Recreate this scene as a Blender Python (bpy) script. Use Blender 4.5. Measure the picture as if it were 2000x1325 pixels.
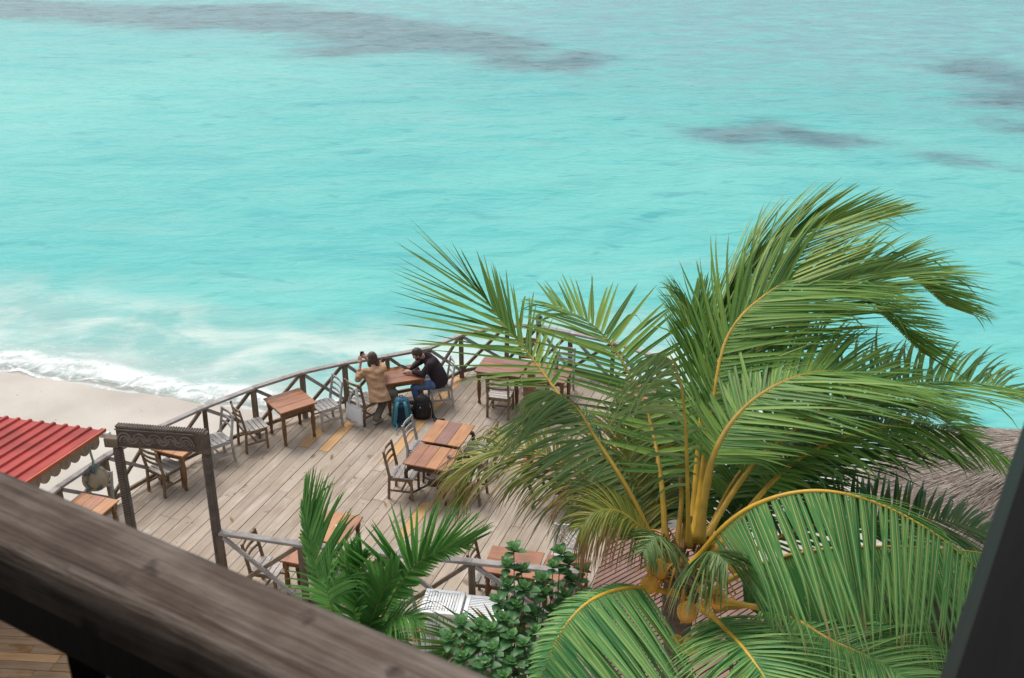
import bpy, bmesh, math, random
from mathutils import Vector, Matrix, Quaternion, noise
random.seed(11)
R = math.radians
sc = bpy.context.scene
for o in list(bpy.data.objects): bpy.data.objects.remove(o)

# ------------------------------------------------------------------ camera, sky, sun, exposure
cam_d = bpy.data.cameras.new('camera'); cam = bpy.data.objects.new('camera', cam_d)
sc.collection.objects.link(cam); sc.camera = cam
cam.location = (0, 0, 10.7); cam.rotation_euler = (R(65), 0, 0)
cam_d.sensor_width = 36; cam_d.lens = 39.6; cam_d.clip_start = .05; cam_d.clip_end = 6000
cam_d.dof.use_dof = True; cam_d.dof.focus_distance = 20; cam_d.dof.aperture_fstop = 10.0

world = bpy.data.worlds.new('World'); sc.world = world; world.use_nodes = True
wn = world.node_tree; wn.nodes.clear()
sky = wn.nodes.new('ShaderNodeTexSky'); sky.sky_type = 'NISHITA'; sky.sun_disc = False
sky.sun_elevation = R(58); sky.sun_rotation = R(-35); sky.dust_density = 4.0; sky.air_density = 1.2; sky.ozone_density = 1.0
hs = wn.nodes.new('ShaderNodeHueSaturation'); hs.inputs['Saturation'].default_value = .32
bg = wn.nodes.new('ShaderNodeBackground'); bg.inputs['Strength'].default_value = .142
wo = wn.nodes.new('ShaderNodeOutputWorld')
wn.links.new(sky.outputs[0], hs.inputs['Color']); wn.links.new(hs.outputs[0], bg.inputs['Color']); wn.links.new(bg.outputs[0], wo.inputs['Surface'])

sun_d = bpy.data.lights.new('sun', 'SUN'); sun = bpy.data.objects.new('sun', sun_d); sc.collection.objects.link(sun)
sun_d.energy = 1.25; sun_d.angle = R(28); sun_d.color = (1, .96, .9)
el, az = R(58), R(-35)      # azimuth from +Y towards +X, the sky's own convention
sd = Vector((math.sin(az)*math.cos(el), math.cos(az)*math.cos(el), math.sin(el)))
sun.rotation_euler = sd.to_track_quat('Z', 'Y').to_euler()
sc.view_settings.view_transform = 'Standard'; sc.view_settings.look = 'None'; sc.view_settings.gamma = 1
sc.view_settings.exposure = .42

# ------------------------------------------------------------------ helpers
COL = sc.collection
def V(*a): return Vector(a)
class MB:
    def __init__(s): s.v = []; s.f = []; s.a = []; s.m = []
    def add(s, vs, fs, mi=0):
        k = len(s.v); s.v += [tuple(p) for p in vs]; s.f += [tuple(i+k for i in f) for f in fs]; s.m += [mi]*len(fs)
    def box(s, c, size, M=None, mi=0, ch=0.0):
        x, y, z = size[0]/2, size[1]/2, size[2]/2; c = Vector(c)
        if ch <= 0:
            vs = [V(i*x, j*y, k*z) for i in (-1,1) for j in (-1,1) for k in (-1,1)]
            fs = [(0,1,3,2),(4,6,7,5),(0,4,5,1),(2,3,7,6),(0,2,6,4),(1,5,7,3)]
        else:   # chamfered along the long edges of the top and bottom
            r = ch; vs = []
            for k, zz, q in ((0,-z,0),(1,-z+r,1),(2,z-r,1),(3,z,0)):
                e = 0 if q else r
                vs += [V(-x+e,-y+e,zz), V(x-e,-y+e,zz), V(x-e,y-e,zz), V(-x+e,y-e,zz)]
            fs = [(3,2,1,0),(12,13,14,15)]
            for k in range(3):
                for i in range(4):
                    j = (i+1) % 4; fs.append((k*4+i, k*4+j, k*4+4+j, k*4+4+i))
        if M is not None: vs = [M @ p for p in vs]
        s.add([p+c for p in vs], fs, mi); return s
    def bar(s, a, b, w, h, up=(0,0,1), mi=0, w2=None, h2=None):
        a, b = Vector(a), Vector(b); d = (b-a).normalized(); up = Vector(up)
        if abs(d.dot(up)) > .98: up = V(0,1,0)
        sx = d.cross(up).normalized(); sy = sx.cross(d).normalized()
        w2 = w if w2 is None else w2; h2 = h if h2 is None else h2
        vs = [p + sx*i*ww/2 + sy*j*hh/2 for p, ww, hh in ((a,w,h),(b,w2,h2)) for i, j in ((-1,-1),(1,-1),(1,1),(-1,1))]
        s.add(vs, [(3,2,1,0),(4,5,6,7)]+[(i,(i+1)%4,4+(i+1)%4,4+i) for i in range(4)], mi); return s
    def tube(s, pts, rad, n=6, mi=0, cap=True, flat=1.0):
        pts = [Vector(p) for p in pts]; m = len(pts)
        if not hasattr(rad, '__len__'): rad = [rad]*m
        up = V(0,0,1); vs = []
        for i, p in enumerate(pts):
            t = (pts[min(i+1,m-1)]-pts[max(i-1,0)]).normalized()
            if abs(t.dot(up)) > .95: up = V(1,0,0) if abs(t.x) < .8 else V(0,1,0)
            sx = t.cross(up).normalized(); sy = sx.cross(t).normalized(); up = sy
            vs += [p + sx*math.cos(2*math.pi*k/n)*rad[i] + sy*math.sin(2*math.pi*k/n)*rad[i]*flat for k in range(n)]
        fs = [(i*n+k, i*n+(k+1)%n, (i+1)*n+(k+1)%n, (i+1)*n+k) for i in range(m-1) for k in range(n)]
        if cap: fs += [tuple(range(n-1,-1,-1)), tuple((m-1)*n+k for k in range(n))]
        s.add(vs, fs, mi); return s
    def lathe(s, prof, c=(0,0,0), n=10, mi=0, M=None):
        c = Vector(c); vs = []
        for r, z in prof: vs += [V(r*math.cos(2*math.pi*k/n), r*math.sin(2*math.pi*k/n), z) for k in range(n)]
        if M is not None: vs = [M @ p for p in vs]
        m = len(prof)
        fs = [(i*n+k, i*n+(k+1)%n, (i+1)*n+(k+1)%n, (i+1)*n+k) for i in range(m-1) for k in range(n)]
        fs += [tuple(range(n-1,-1,-1)), tuple((m-1)*n+k for k in range(n))]
        s.add([p+c for p in vs], fs, mi); return s
    def cap(s, p0, p1, r0, r1, n=12, mi=0):            # tapered capsule
        p0, p1 = Vector(p0), Vector(p1); d = (p1-p0); L = d.length; d = d.normalized() if L > 1e-6 else V(0,0,1)
        pts, rr = [], []
        for a in (-85,-60,-30,0): pts.append(p0 + d*r0*math.sin(R(a))); rr.append(r0*math.cos(R(a)))
        for a in (0,30,60,85): pts.append(p1 + d*r1*math.sin(R(a))); rr.append(r1*math.cos(R(a)))
        if L < 1e-4: pts.pop(4); rr.pop(4)
        return s.tube(pts, rr, n, mi)
    def ell(s, c, r, M=None, n=14, mi=0):
        prof = [(math.cos(R(a)), math.sin(R(a))) for a in range(-85, 86, 17)]
        S = Matrix.Diagonal(r); MM = (M.to_3x3() @ S) if M is not None else S
        return s.lathe(prof, c, n, mi, MM)
    def mesh(s, name, smooth=False):
        me = bpy.data.meshes.new(name); me.from_pydata(s.v, [], s.f); me.update()
        if smooth: me.polygons.foreach_set('use_smooth', [True]*len(me.polygons))
        return me
    def build(s, name, mat, parent=None, smooth=False, kind=None):
        me = s.mesh(name, smooth)
        mats = mat if isinstance(mat, (list, tuple)) else [mat]
        for m in mats: me.materials.append(m)
        if len(mats) > 1: me.polygons.foreach_set('material_index', s.m)
        if s.a:
            ca = me.attributes.new('lf', 'FLOAT_COLOR', 'POINT'); ca.data.foreach_set('color', [x for q in s.a for x in q])
        o = bpy.data.objects.new(name, me); COL.objects.link(o)
        if parent: o.parent = parent
        if kind: o['kind'] = kind
        return o
def tag(o, label=None, cat=None, group=None, kind=None):
    if label: o['label'] = label
    if cat: o['category'] = cat
    if group: o['group'] = group
    if kind: o['kind'] = kind
    return o
def empty(name, loc=(0,0,0), rz=0, label=None, cat=None, group=None):
    o = bpy.data.objects.new(name, None); COL.objects.link(o); o.empty_display_size = .1
    o.location = loc; o.rotation_euler = (0, 0, rz); return tag(o, label, cat, group)
def copy_tree(o, parent=None):
    c = o.copy(); COL.objects.link(c); c.parent = parent
    for ch in list(o.children): copy_tree(ch, c)
    return c
def remesh(o, vox, smooth_it=4):
    m = o.modifiers.new('r', 'REMESH'); m.mode = 'VOXEL'; m.voxel_size = vox; m.use_smooth_shade = True
    if smooth_it:
        s = o.modifiers.new('s', 'SMOOTH'); s.iterations = smooth_it; s.factor = .5
    dg = bpy.context.evaluated_depsgraph_get(); me = bpy.data.meshes.new_from_object(o.evaluated_get(dg))
    o.modifiers.clear(); mats = [x for x in o.data.materials]; o.data = me
    if not me.materials:
        for x in mats: me.materials.append(x)
    me.polygons.foreach_set('use_smooth', [True]*len(me.polygons))
    return o
def catmull(pts, n):
    P = [Vector(p) for p in pts]; P = [P[0]*2-P[1]] + P + [P[-1]*2-P[-2]]; out = []; m = len(P)-3
    for i in range(n+1):
        u = i/n*m; k = min(int(u), m-1); t = u-k; a, b, c, d = P[k:k+4]
        out.append(.5*((2*b)+(c-a)*t+(2*a-5*b+4*c-d)*t*t+(3*b-a-3*c+d)*t**3))
    return out

# ------------------------------------------------------------------ materials
def newmat(name):
    m = bpy.data.materials.new(name); m.use_nodes = True; nt = m.node_tree; b = nt.nodes['Principled BSDF']
    return m, nt, b
def N(nt, t, **k):
    n = nt.nodes.new(t)
    for a, v in k.items(): setattr(n, a, v)
    return n
def ramp(nt, stops, interp='LINEAR'):
    r = nt.nodes.new('ShaderNodeValToRGB'); r.color_ramp.interpolation = interp; e = r.color_ramp.elements
    while len(e) < len(stops): e.new(.5)
    for x, (p, c) in zip(e, stops): x.position = p; x.color = (*c, 1) if len(c) == 3 else c
    return r
def wood(name, cols, grain=(1.5, 22, 22), rough=.75, bump=.25, vary=.3, stain=None, spec=.3, blotch=3.0, marks=False, cracks=False):
    m, nt, b = newmat(name); L = nt.links.new
    tc = N(nt, 'ShaderNodeTexCoord'); oi = N(nt, 'ShaderNodeObjectInfo')
    ml = N(nt, 'ShaderNodeMath', operation='MULTIPLY'); ml.inputs[1].default_value = 37; L(oi.outputs['Random'], ml.inputs[0])
    ad = N(nt, 'ShaderNodeVectorMath', operation='ADD'); L(tc.outputs['Object'], ad.inputs[0]); L(ml.outputs[0], ad.inputs[1])
    mp = N(nt, 'ShaderNodeMapping'); mp.inputs['Scale'].default_value = grain; L(ad.outputs[0], mp.inputs['Vector'])
    n1 = N(nt, 'ShaderNodeTexNoise'); n1.inputs['Scale'].default_value = 1; n1.inputs['Detail'].default_value = 6; n1.inputs['Roughness'].default_value = .65; L(mp.outputs[0], n1.inputs['Vector'])
    n2 = N(nt, 'ShaderNodeTexNoise'); n2.inputs['Scale'].default_value = blotch; n2.inputs['Detail'].default_value = 4; L(ad.outputs[0], n2.inputs['Vector'])
    mx = N(nt, 'ShaderNodeMath', operation='MULTIPLY_ADD'); mx.inputs[1].default_value = .45; L(n2.outputs[0], mx.inputs[0])
    sc_ = N(nt, 'ShaderNodeMath', operation='MULTIPLY'); sc_.inputs[1].default_value = .55; L(n1.outputs[0], sc_.inputs[0]); L(sc_.outputs[0], mx.inputs[2])
    cr = ramp(nt, [(.3+.4*i/(len(cols)-1), c) for i, c in enumerate(cols)]); L(mx.outputs[0], cr.inputs[0])
    hv = N(nt, 'ShaderNodeHueSaturation'); mr = N(nt, 'ShaderNodeMapRange'); mr.inputs['To Min'].default_value = 1-vary; mr.inputs['To Max'].default_value = 1+vary
    L(oi.outputs['Random'], mr.inputs['Value']); L(mr.outputs[0], hv.inputs['Value']); L(cr.outputs[0], hv.inputs['Color'])
    out = hv.outputs[0]
    if stain:
        vo = N(nt, 'ShaderNodeTexNoise'); vo.inputs['Scale'].default_value = stain[1]; vo.inputs['Detail'].default_value = 3; L(ad.outputs[0], vo.inputs['Vector'])
        r2 = ramp(nt, [(stain[2], (0,0,0)), (stain[2]+.08, (1,1,1))]); L(vo.outputs[0], r2.inputs[0])
        mm = N(nt, 'ShaderNodeMix', data_type='RGBA'); mm.inputs['B'].default_value = (*stain[0], 1); L(out, mm.inputs['A']); L(r2.outputs[0], mm.inputs['Factor']); out = mm.outputs['Result']
    if cracks:    # long open checks along the grain
        mp5 = N(nt, 'ShaderNodeMapping'); mp5.inputs['Scale'].default_value = (3.2,75,75); L(ad.outputs[0], mp5.inputs['Vector'])
        n5 = N(nt, 'ShaderNodeTexNoise'); n5.inputs['Scale'].default_value = 1; n5.inputs['Detail'].default_value = 2; L(mp5.outputs[0], n5.inputs['Vector'])
        r5 = ramp(nt, [(.655, (0,0,0)), (.70, (.85,.85,.85))]); L(n5.outputs[0], r5.inputs[0])
        m5 = N(nt, 'ShaderNodeMix', data_type='RGBA'); m5.inputs['B'].default_value = (.03,.02,.015,1); L(out, m5.inputs['A']); L(r5.outputs[0], m5.inputs['Factor']); out = m5.outputs['Result']
    if marks:     # nail heads, knots and pale scuffs
        v1 = N(nt, 'ShaderNodeTexVoronoi'); v1.inputs['Scale'].default_value = 4.2; L(ad.outputs[0], v1.inputs['Vector'])
        r3 = ramp(nt, [(.0, (1,1,1)), (.055, (1,1,1)), (.075, (0,0,0))]); L(v1.outputs['Distance'], r3.inputs[0])
        m3 = N(nt, 'ShaderNodeMix', data_type='RGBA'); m3.inputs['B'].default_value = (.10,.075,.055,1); L(out, m3.inputs['A']); L(r3.outputs[0], m3.inputs['Factor']); out = m3.outputs['Result']
        mp4 = N(nt, 'ShaderNodeMapping'); mp4.inputs['Scale'].default_value = (1.4,5,5); L(ad.outputs[0], mp4.inputs['Vector'])
        n4 = N(nt, 'ShaderNodeTexNoise'); n4.inputs['Scale'].default_value = 1.6; n4.inputs['Detail'].default_value = 7; L(mp4.outputs[0], n4.inputs['Vector'])
        r4 = ramp(nt, [(.58, (0,0,0)), (.72, (.55,.55,.55))]); L(n4.outputs[0], r4.inputs[0])
        m4 = N(nt, 'ShaderNodeMix', data_type='RGBA'); m4.inputs['B'].default_value = (.52,.48,.44,1); L(out, m4.inputs['A']); L(r4.outputs[0], m4.inputs['Factor']); out = m4.outputs['Result']
    L(out, b.inputs['Base Color']); b.inputs['Roughness'].default_value = rough; b.inputs['Specular IOR Level'].default_value = spec
    bp = N(nt, 'ShaderNodeBump'); bp.inputs['Strength'].default_value = bump; bp.inputs['Distance'].default_value = .01; L(n1.outputs[0], bp.inputs['Height']); L(bp.outputs[0], b.inputs['Normal'])
    return m
def plain(name, c, rough=.6, spec=.4, noise_amp=.15, scale=8, metal=0, bump=0):
    m, nt, b = newmat(name); L = nt.links.new
    tc = N(nt, 'ShaderNodeTexCoord'); n = N(nt, 'ShaderNodeTexNoise'); n.inputs['Scale'].default_value = scale; n.inputs['Detail'].default_value = 4; L(tc.outputs['Object'], n.inputs['Vector'])
    lo = tuple(x*(1-noise_amp) for x in c); hi = tuple(min(1, x*(1+noise_amp)) for x in c)
    r = ramp(nt, [(.35, lo), (.65, hi)]); L(n.outputs[0], r.inputs[0]); L(r.outputs[0], b.inputs['Base Color'])
    b.inputs['Roughness'].default_value = rough; b.inputs['Specular IOR Level'].default_value = spec; b.inputs['Metallic'].default_value = metal
    if bump:
        bp = N(nt, 'ShaderNodeBump'); bp.inputs['Strength'].default_value = bump; bp.inputs['Distance'].default_value = .02; L(n.outputs[0], bp.inputs['Height']); L(bp.outputs[0], b.inputs['Normal'])
    return m
def leafmat(name, g1, g2, g3, rib, dry, ribw=.16, rough=.38, trans=.3):
    # lf: R random tint, G along the leaf, B distance from the midrib, A dryness
    m, nt, b = newmat(name); L = nt.links.new
    at_ = N(nt, 'ShaderNodeAttribute', attribute_name='lf'); sp = N(nt, 'ShaderNodeSeparateColor'); L(at_.outputs['Color'], sp.inputs[0])
    cr = ramp(nt, [(0, g1), (.5, g2), (1, g3)]); L(sp.outputs[0], cr.inputs[0])
    lt = N(nt, 'ShaderNodeMath', operation='LESS_THAN'); lt.inputs[1].default_value = ribw; L(sp.outputs[2], lt.inputs[0])
    m1 = N(nt, 'ShaderNodeMix', data_type='RGBA'); m1.inputs['B'].default_value = (*rib, 1); L(lt.outputs[0], m1.inputs['Factor']); L(cr.outputs[0], m1.inputs['A'])
    # dry tips: G + noise + dryness
    tc = N(nt, 'ShaderNodeTexCoord'); n = N(nt, 'ShaderNodeTexNoise'); n.inputs['Scale'].default_value = 9; L(tc.outputs['Object'], n.inputs['Vector'])
    a1 = N(nt, 'ShaderNodeMath', operation='MULTIPLY_ADD'); a1.inputs[1].default_value = .5; L(n.outputs[0], a1.inputs[0]); L(sp.outputs[1], a1.inputs[2])
    a2 = N(nt, 'ShaderNodeMath', operation='ADD'); L(a1.outputs[0], a2.inputs[0]); L(at_.outputs['Alpha'], a2.inputs[1])
    dr = ramp(nt, [(.0, (0,0,0)), (1, (1,1,1))]); mr = N(nt, 'ShaderNodeMapRange'); mr.inputs['From Min'].default_value = 1.22; mr.inputs['From Max'].default_value = 1.45; L(a2.outputs[0], mr.inputs['Value'])
    m2 = N(nt, 'ShaderNodeMix', data_type='RGBA'); m2.inputs['B'].default_value = (*dry, 1); L(mr.outputs[0], m2.inputs['Factor']); L(m1.outputs['Result'], m2.inputs['A'])
    L(m2.outputs['Result'], b.inputs['Base Color']); b.inputs['Roughness'].default_value = rough; b.inputs['Specular IOR Level'].default_value = .22
    tr = N(nt, 'ShaderNodeBsdfTranslucent'); L(m2.outputs['Result'], tr.inputs['Color'])
    ms = N(nt, 'ShaderNodeMixShader'); ms.inputs[0].default_value = trans; out = nt.nodes['Material Output']
    L(b.outputs[0], ms.inputs[1]); L(tr.outputs[0], ms.inputs[2]); L(ms.outputs[0], out.inputs['Surface'])
    return m

M = {}
M['plank'] = wood('weathered_plank', [(.245,.19,.14), (.37,.30,.235), (.44,.38,.315)], (1.0, 24, 24), .8, .3, .10, ((.20,.15,.105), 3.5, .66), blotch=1.4, marks=True)
M['terrace'] = wood('stained_terrace_plank', [(.20,.115,.05), (.32,.215,.12), (.40,.31,.21)], (1.0, 24, 24), .7, .3, .12, ((.26,.13,.04), 1.8, .55), blotch=1.6)
M['newplank'] = wood('new_plank', [(.42,.23,.09), (.53,.32,.15), (.59,.38,.2)], (1.2, 20, 20), .7, .2, .12)
M['rail'] = wood('grey_rail_wood', [(.15,.13,.12), (.29,.265,.25), (.42,.395,.385)], (6, 6, 40), .8, .35, .15)
M['post'] = wood('brown_post_wood', [(.09,.062,.042), (.175,.13,.092), (.25,.195,.145)], (25, 25, 2), .8, .35, .2)
M['carved'] = wood('carved_dark_wood', [(.05,.035,.026), (.10,.072,.055), (.17,.13,.10)], (14, 14, 14), .75, .4, .1)
M['redtable'] = wood('oiled_red_wood', [(.15,.055,.022), (.30,.115,.05), (.40,.17,.075)], (2.0, 24, 24), .42, .12, .16, spec=.5)
M['orgtable'] = wood('oiled_orange_wood', [(.22,.083,.024), (.37,.155,.05), (.46,.225,.085)], (2.0, 24, 24), .42, .12, .15, spec=.5)
M['purtable'] = wood('purple_brown_wood', [(.12,.05,.034), (.22,.098,.068), (.29,.14,.10)], (2.0, 24, 24), .45, .12, .15, spec=.5)
M['leg'] = wood('turned_leg_wood', [(.075,.036,.014), (.17,.085,.034), (.26,.14,.06)], (20, 20, 3), .55, .2, .1, spec=.4)
M['darkleg'] = wood('dark_leg_wood', [(.03,.02,.013), (.075,.05,.033), (.14,.10,.07)], (20, 20, 4), .7, .3, .1)
M['gchair'] = wood('grey_chair_wood', [(.22,.205,.195), (.38,.36,.345), (.5,.48,.465)], (14, 14, 14), .8, .25, .12)
M['bchair'] = wood('brown_chair_wood', [(.085,.055,.032), (.19,.13,.08), (.30,.225,.155)], (14, 14, 14), .75, .25, .12)
M['wseat'] = wood('bleached_slat', [(.26,.23,.205), (.41,.375,.345), (.52,.485,.45)], (14, 14, 14), .8, .25, .12)
M['white'] = wood('white_painted_wood', [(.55,.56,.57), (.72,.74,.75), (.80,.82,.83)], (14, 14, 14), .55, .15, .04, ((.35,.33,.3), 9, .68))
M['boardwalk'] = wood('red_boardwalk', [(.13,.07,.052), (.24,.145,.115), (.33,.22,.18)], (1.5, 22, 22), .8, .3, .18)
M['redpost'] = wood('red_brown_post', [(.16,.062,.04), (.24,.10,.065), (.29,.135,.09)], (20, 20, 2), .6, .2, .05)
M['handrail'] = wood('weathered_handrail', [(.04,.024,.016), (.10,.068,.05), (.20,.158,.13), (.36,.30,.255)], (5, 95, 95), .75, 1.0, 0, ((.05,.034,.026), 18, .66), blotch=8, cracks=True)
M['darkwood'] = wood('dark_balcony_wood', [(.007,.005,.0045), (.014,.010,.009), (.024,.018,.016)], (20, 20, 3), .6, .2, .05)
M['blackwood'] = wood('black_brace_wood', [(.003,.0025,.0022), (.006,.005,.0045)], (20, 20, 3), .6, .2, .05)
M['rope'] = plain('rope', (.22,.27,.25), .9, .1)
M['redmetal'] = plain('red_roof_paint', (.33,.042,.034), .55, .22, .22, 2.2)
M['redtrim'] = plain('red_trim_paint', (.42,.085,.03), .5, .4)
M['fascia'] = wood('scalloped_fascia_wood', [(.17,.12,.085), (.28,.21,.155), (.36,.28,.21)], (10, 10, 10), .8, .2, .08)
M['gutter'] = plain('white_gutter', (.72,.73,.74), .4, .5, .05)
M['metal'] = plain('dark_metal', (.05,.065,.06), .45, .5, .2, 10)
M['glassy'] = plain('lantern_glass', (.42,.5,.48), .15, .5, .05)
M['joist'] = wood('joist_wood', [(.05,.038,.028), (.09,.07,.05)], (10, 10, 10), .9, .2, .1)
# ------------------------------------------------------------------ terrain, beach, sea
SHORE = [(-60,34),(-30,30.5),(-13.2,26.0),(-11.7,25.4),(-10.2,25.0),(-8.8,24.6),(-7.0,24.0),(-5.5,23.5),(-3,23.2),(0,23.1),(4,23.2),(9,20.2),(16,16),(30,14),(60,14)]
def shore_y(x):
    for (a, ya), (b, yb) in zip(SHORE, SHORE[1:]):
        if a <= x <= b: return ya + (yb-ya)*(x-a)/(b-a)
    return SHORE[0][1] + (SHORE[0][0]-x)*.12 if x < SHORE[0][0] else SHORE[-1][1] + (x-SHORE[-1][0])*.2
def wob(x): return .22*noise.noise((x*.55, 3.1, 0)) + .12*noise.noise((x*1.7, 9.1, 0))
SEA_Z = -2.3
def dshore(x, y): return (y - shore_y(x))*.95
def beach_z(x, y):
    d = dshore(x, y)
    z = SEA_Z - d*.055 if d > -1 else SEA_Z + .055 + (-1-d)*.05
    z = min(z, -1.72)
    return z + .02*noise.noise((x*.5, y*.5, 0)) + .008*noise.noise((x*2.2, y*2.2, 4))
mb = MB()
xs = [-900,-300,-120,-60,-40] + [-30+.5*i for i in range(121)] + [40,60,120,300,900]
ys = [-900,-300,-80,-20,-5] + [.5*i for i in range(0, 64)] + [34,40,60,120]
for y in ys:
    for x in xs: mb.v.append((x, y, beach_z(x, y)))
nx = len(xs)
for j in range(len(ys)-1):
    for i in range(nx-1): mb.f.append((j*nx+i, j*nx+i+1, (j+1)*nx+i+1, (j+1)*nx+i)); mb.m.append(0)
m, nt, b = newmat('beach_sand'); L = nt.links.new
tc = N(nt, 'ShaderNodeTexCoord'); n1 = N(nt, 'ShaderNodeTexNoise'); n1.inputs['Scale'].default_value = .6; n1.inputs['Detail'].default_value = 8; L(tc.outputs['Object'], n1.inputs['Vector'])
cr = ramp(nt, [(.3, (.41,.375,.32)), (.55, (.485,.445,.39)), (.75, (.53,.49,.44))]); L(n1.outputs[0], cr.inputs[0])
n2 = N(nt, 'ShaderNodeTexVoronoi'); n2.inputs['Scale'].default_value = 2.2; L(tc.outputs['Object'], n2.inputs['Vector'])
lt = N(nt, 'ShaderNodeMath', operation='LESS_THAN'); lt.inputs[1].default_value = .05; L(n2.outputs['Distance'], lt.inputs[0])
mm = N(nt, 'ShaderNodeMix', data_type='RGBA'); mm.inputs['B'].default_value = (.22,.17,.12,1); L(lt.outputs[0], mm.inputs['Factor']); L(cr.outputs[0], mm.inputs['A'])
# wet sand close to the water is darker: follows the tide line, not the light
at_ = N(nt, 'ShaderNodeAttribute', attribute_name='wet'); mw = N(nt, 'ShaderNodeMix', data_type='RGBA', blend_type='MULTIPLY'); mw.inputs['B'].default_value = (.82,.78,.75,1)
L(at_.outputs['Fac'], mw.inputs['Factor']); L(mm.outputs['Result'], mw.inputs['A']); L(mw.outputs['Result'], b.inputs['Base Color'])
rr = N(nt, 'ShaderNodeMapRange'); rr.inputs['To Min'].default_value = .9; rr.inputs['To Max'].default_value = .3; L(at_.outputs['Fac'], rr.inputs['Value']); L(rr.outputs[0], b.inputs['Roughness'])
n3 = N(nt, 'ShaderNodeTexNoise'); n3.inputs['Scale'].default_value = 14; n3.inputs['Detail'].default_value = 6; L(tc.outputs['Object'], n3.inputs['Vector'])
bp = N(nt, 'ShaderNodeBump'); bp.inputs['Strength'].default_value = .3; bp.inputs['Distance'].default_value = .03; L(n3.outputs[0], bp.inputs['Height']); L(bp.outputs[0], b.inputs['Normal'])
beach = mb.build('beach', m, smooth=True); tag(beach, kind='structure')
wa = beach.data.attributes.new('wet', 'FLOAT', 'POINT')
wa.data.foreach_set('value', [max(0, min(1, (dshore(x, y)+1.1+1.2*noise.noise((x*.4, 7, 0)))/.8)) for y in ys for x in xs])

# the sea: one sheet to the horizon, its bed colours stored per vertex
REEF = [([(-61.5, 108.7), (-43.8, 82.5), (-35.4, 79.8), (-32.2, 79.0), (-26.6, 77.8), (-23.7, 76.2), (-18.5, 77.0), (-16.8, 75.4), (-14.7, 75.0), (-12.8, 71.8), (-13.1, 67.8), (-10.5, 66.9), (-6.8, 68.4), (-3.0, 67.8), (-1.2, 65.2), (1.0, 63.4), (2.1, 69.1), (0.7, 75.8), (-3.5, 79.2), (-15.3, 86.7), (-22.4, 87.7), (-30.9, 87.7), (-38.2, 92.5)], 1),
 ([(22.6, 65.2), (23.6, 63.1), (25.2, 61.5), (25.9, 59.5), (22.8, 56.0), (23.9, 54.5), (28.0, 53.1), (32.9, 60.5), (27.9, 61.8), (27.2, 67.2)], 1),
 ([(22.6, 52.4), (22.6, 49.6), (27.2, 48.9), (29.1, 52.8)], 1),
 ([(6.5, 51.6), (8.0, 49.1), (10.1, 47.4), (11.5, 49.6), (12.4, 47.9), (14.3, 47.2), (16.1, 48.1), (13.9, 50.2), (11.9, 51.8), (9.4, 51.2)], 1.6),
 ([(17.3, 46.4), (18.8, 44.5), (20.1, 44.3), (19.3, 46.0)], 1.5),
 ([(1.5, 66.7), (2.1, 63.1), (4.0, 62.4), (6.0, 66.7), (3.7, 69.1)], 1.2)]
def seg_d(p, a, b):
    ax, ay = a; bx, by = b; px_, py_ = p; dx, dy = bx-ax, by-ay; t = max(0, min(1, ((px_-ax)*dx+(py_-ay)*dy)/(dx*dx+dy*dy+1e-9)))
    return math.hypot(px_-ax-dx*t, py_-ay-dy*t)
def poly_sd(p, poly):
    ins = False; d = 1e9; n = len(poly)
    for i in range(n):
        a, b_ = poly[i], poly[(i+1) % n]; d = min(d, seg_d(p, a, b_))
        if (a[1] > p[1]) != (b_[1] > p[1]) and p[0] < (b_[0]-a[0])*(p[1]-a[1])/(b_[1]-a[1])+a[0]: ins = not ins
    return d if ins else -d
mb = MB(); shv, rfv = [], []
ys = [12.0]; 
while ys[-1] < 21: ys.append(ys[-1]+.5)
while ys[-1] < 30: ys.append(ys[-1]+.16)
while ys[-1] < 130: ys.append(ys[-1]*1.0085)
while ys[-1] < 5000: ys.append(ys[-1]*1.25)
us = [-40,-12,-5,-2.5,-1.4,-1,-.8] + [-.66+.0085*i for i in range(156)] + [.8,1,1.4,2.5,5,12,40]
nx = len(us)
for y in ys:
    for u in us:
        x = u*max(y, 22); d = dshore(x, y) - wob(x)*1.5 + (max(0, min(x, 20)-5)*.35 if y > shore_y(x)+.4 else 0)
        w = 0
        if y < 140:
            w = .09*noise.noise((x*.22, y*.42, 0)) + .05*noise.noise((x*.6, y*1.1, 5))
            # low breaker rolling in along the tide line
            w += .13*math.exp(-((d-.75)/.38)**2)*(.65+.6*noise.noise((x*.6, 2, 0))) + .05*math.exp(-((d-3.3)/.8)**2)*(.5+noise.noise((x*.35, 4, 0)))
            w *= min(1, max(0, d/.6)) 
        if d < .35: w -= (.35-d)*.02
        mb.v.append((x, y, SEA_Z + w + (.012 if d > 0 else 0)))
        shv.append(d); r_ = -50
        if 33 < y < 150 and abs(x) < 120:
            r_ = max(poly_sd((x, y), P_)*k_ for P_, k_ in REEF)
        rfv.append(max(-40, r_))
for j in range(len(ys)-1):
    for i in range(nx-1): mb.f.append((j*nx+i, j*nx+i+1, (j+1)*nx+i+1, (j+1)*nx+i)); mb.m.append(0)
m, nt, b = newmat('sea_water'); L = nt.links.new
tc = N(nt, 'ShaderNodeTexCoord')
def nz(scale3, detail=4, rough=.55, dist=0):
    mp = N(nt, 'ShaderNodeMapping'); mp.inputs['Scale'].default_value = scale3; L(tc.outputs['Object'], mp.inputs['Vector'])
    n = N(nt, 'ShaderNodeTexNoise'); n.inputs['Scale'].default_value = 1; n.inputs['Detail'].default_value = detail; n.inputs['Roughness'].default_value = rough; n.inputs['Distortion'].default_value = dist; L(mp.outputs[0], n.inputs['Vector']); return n
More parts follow.
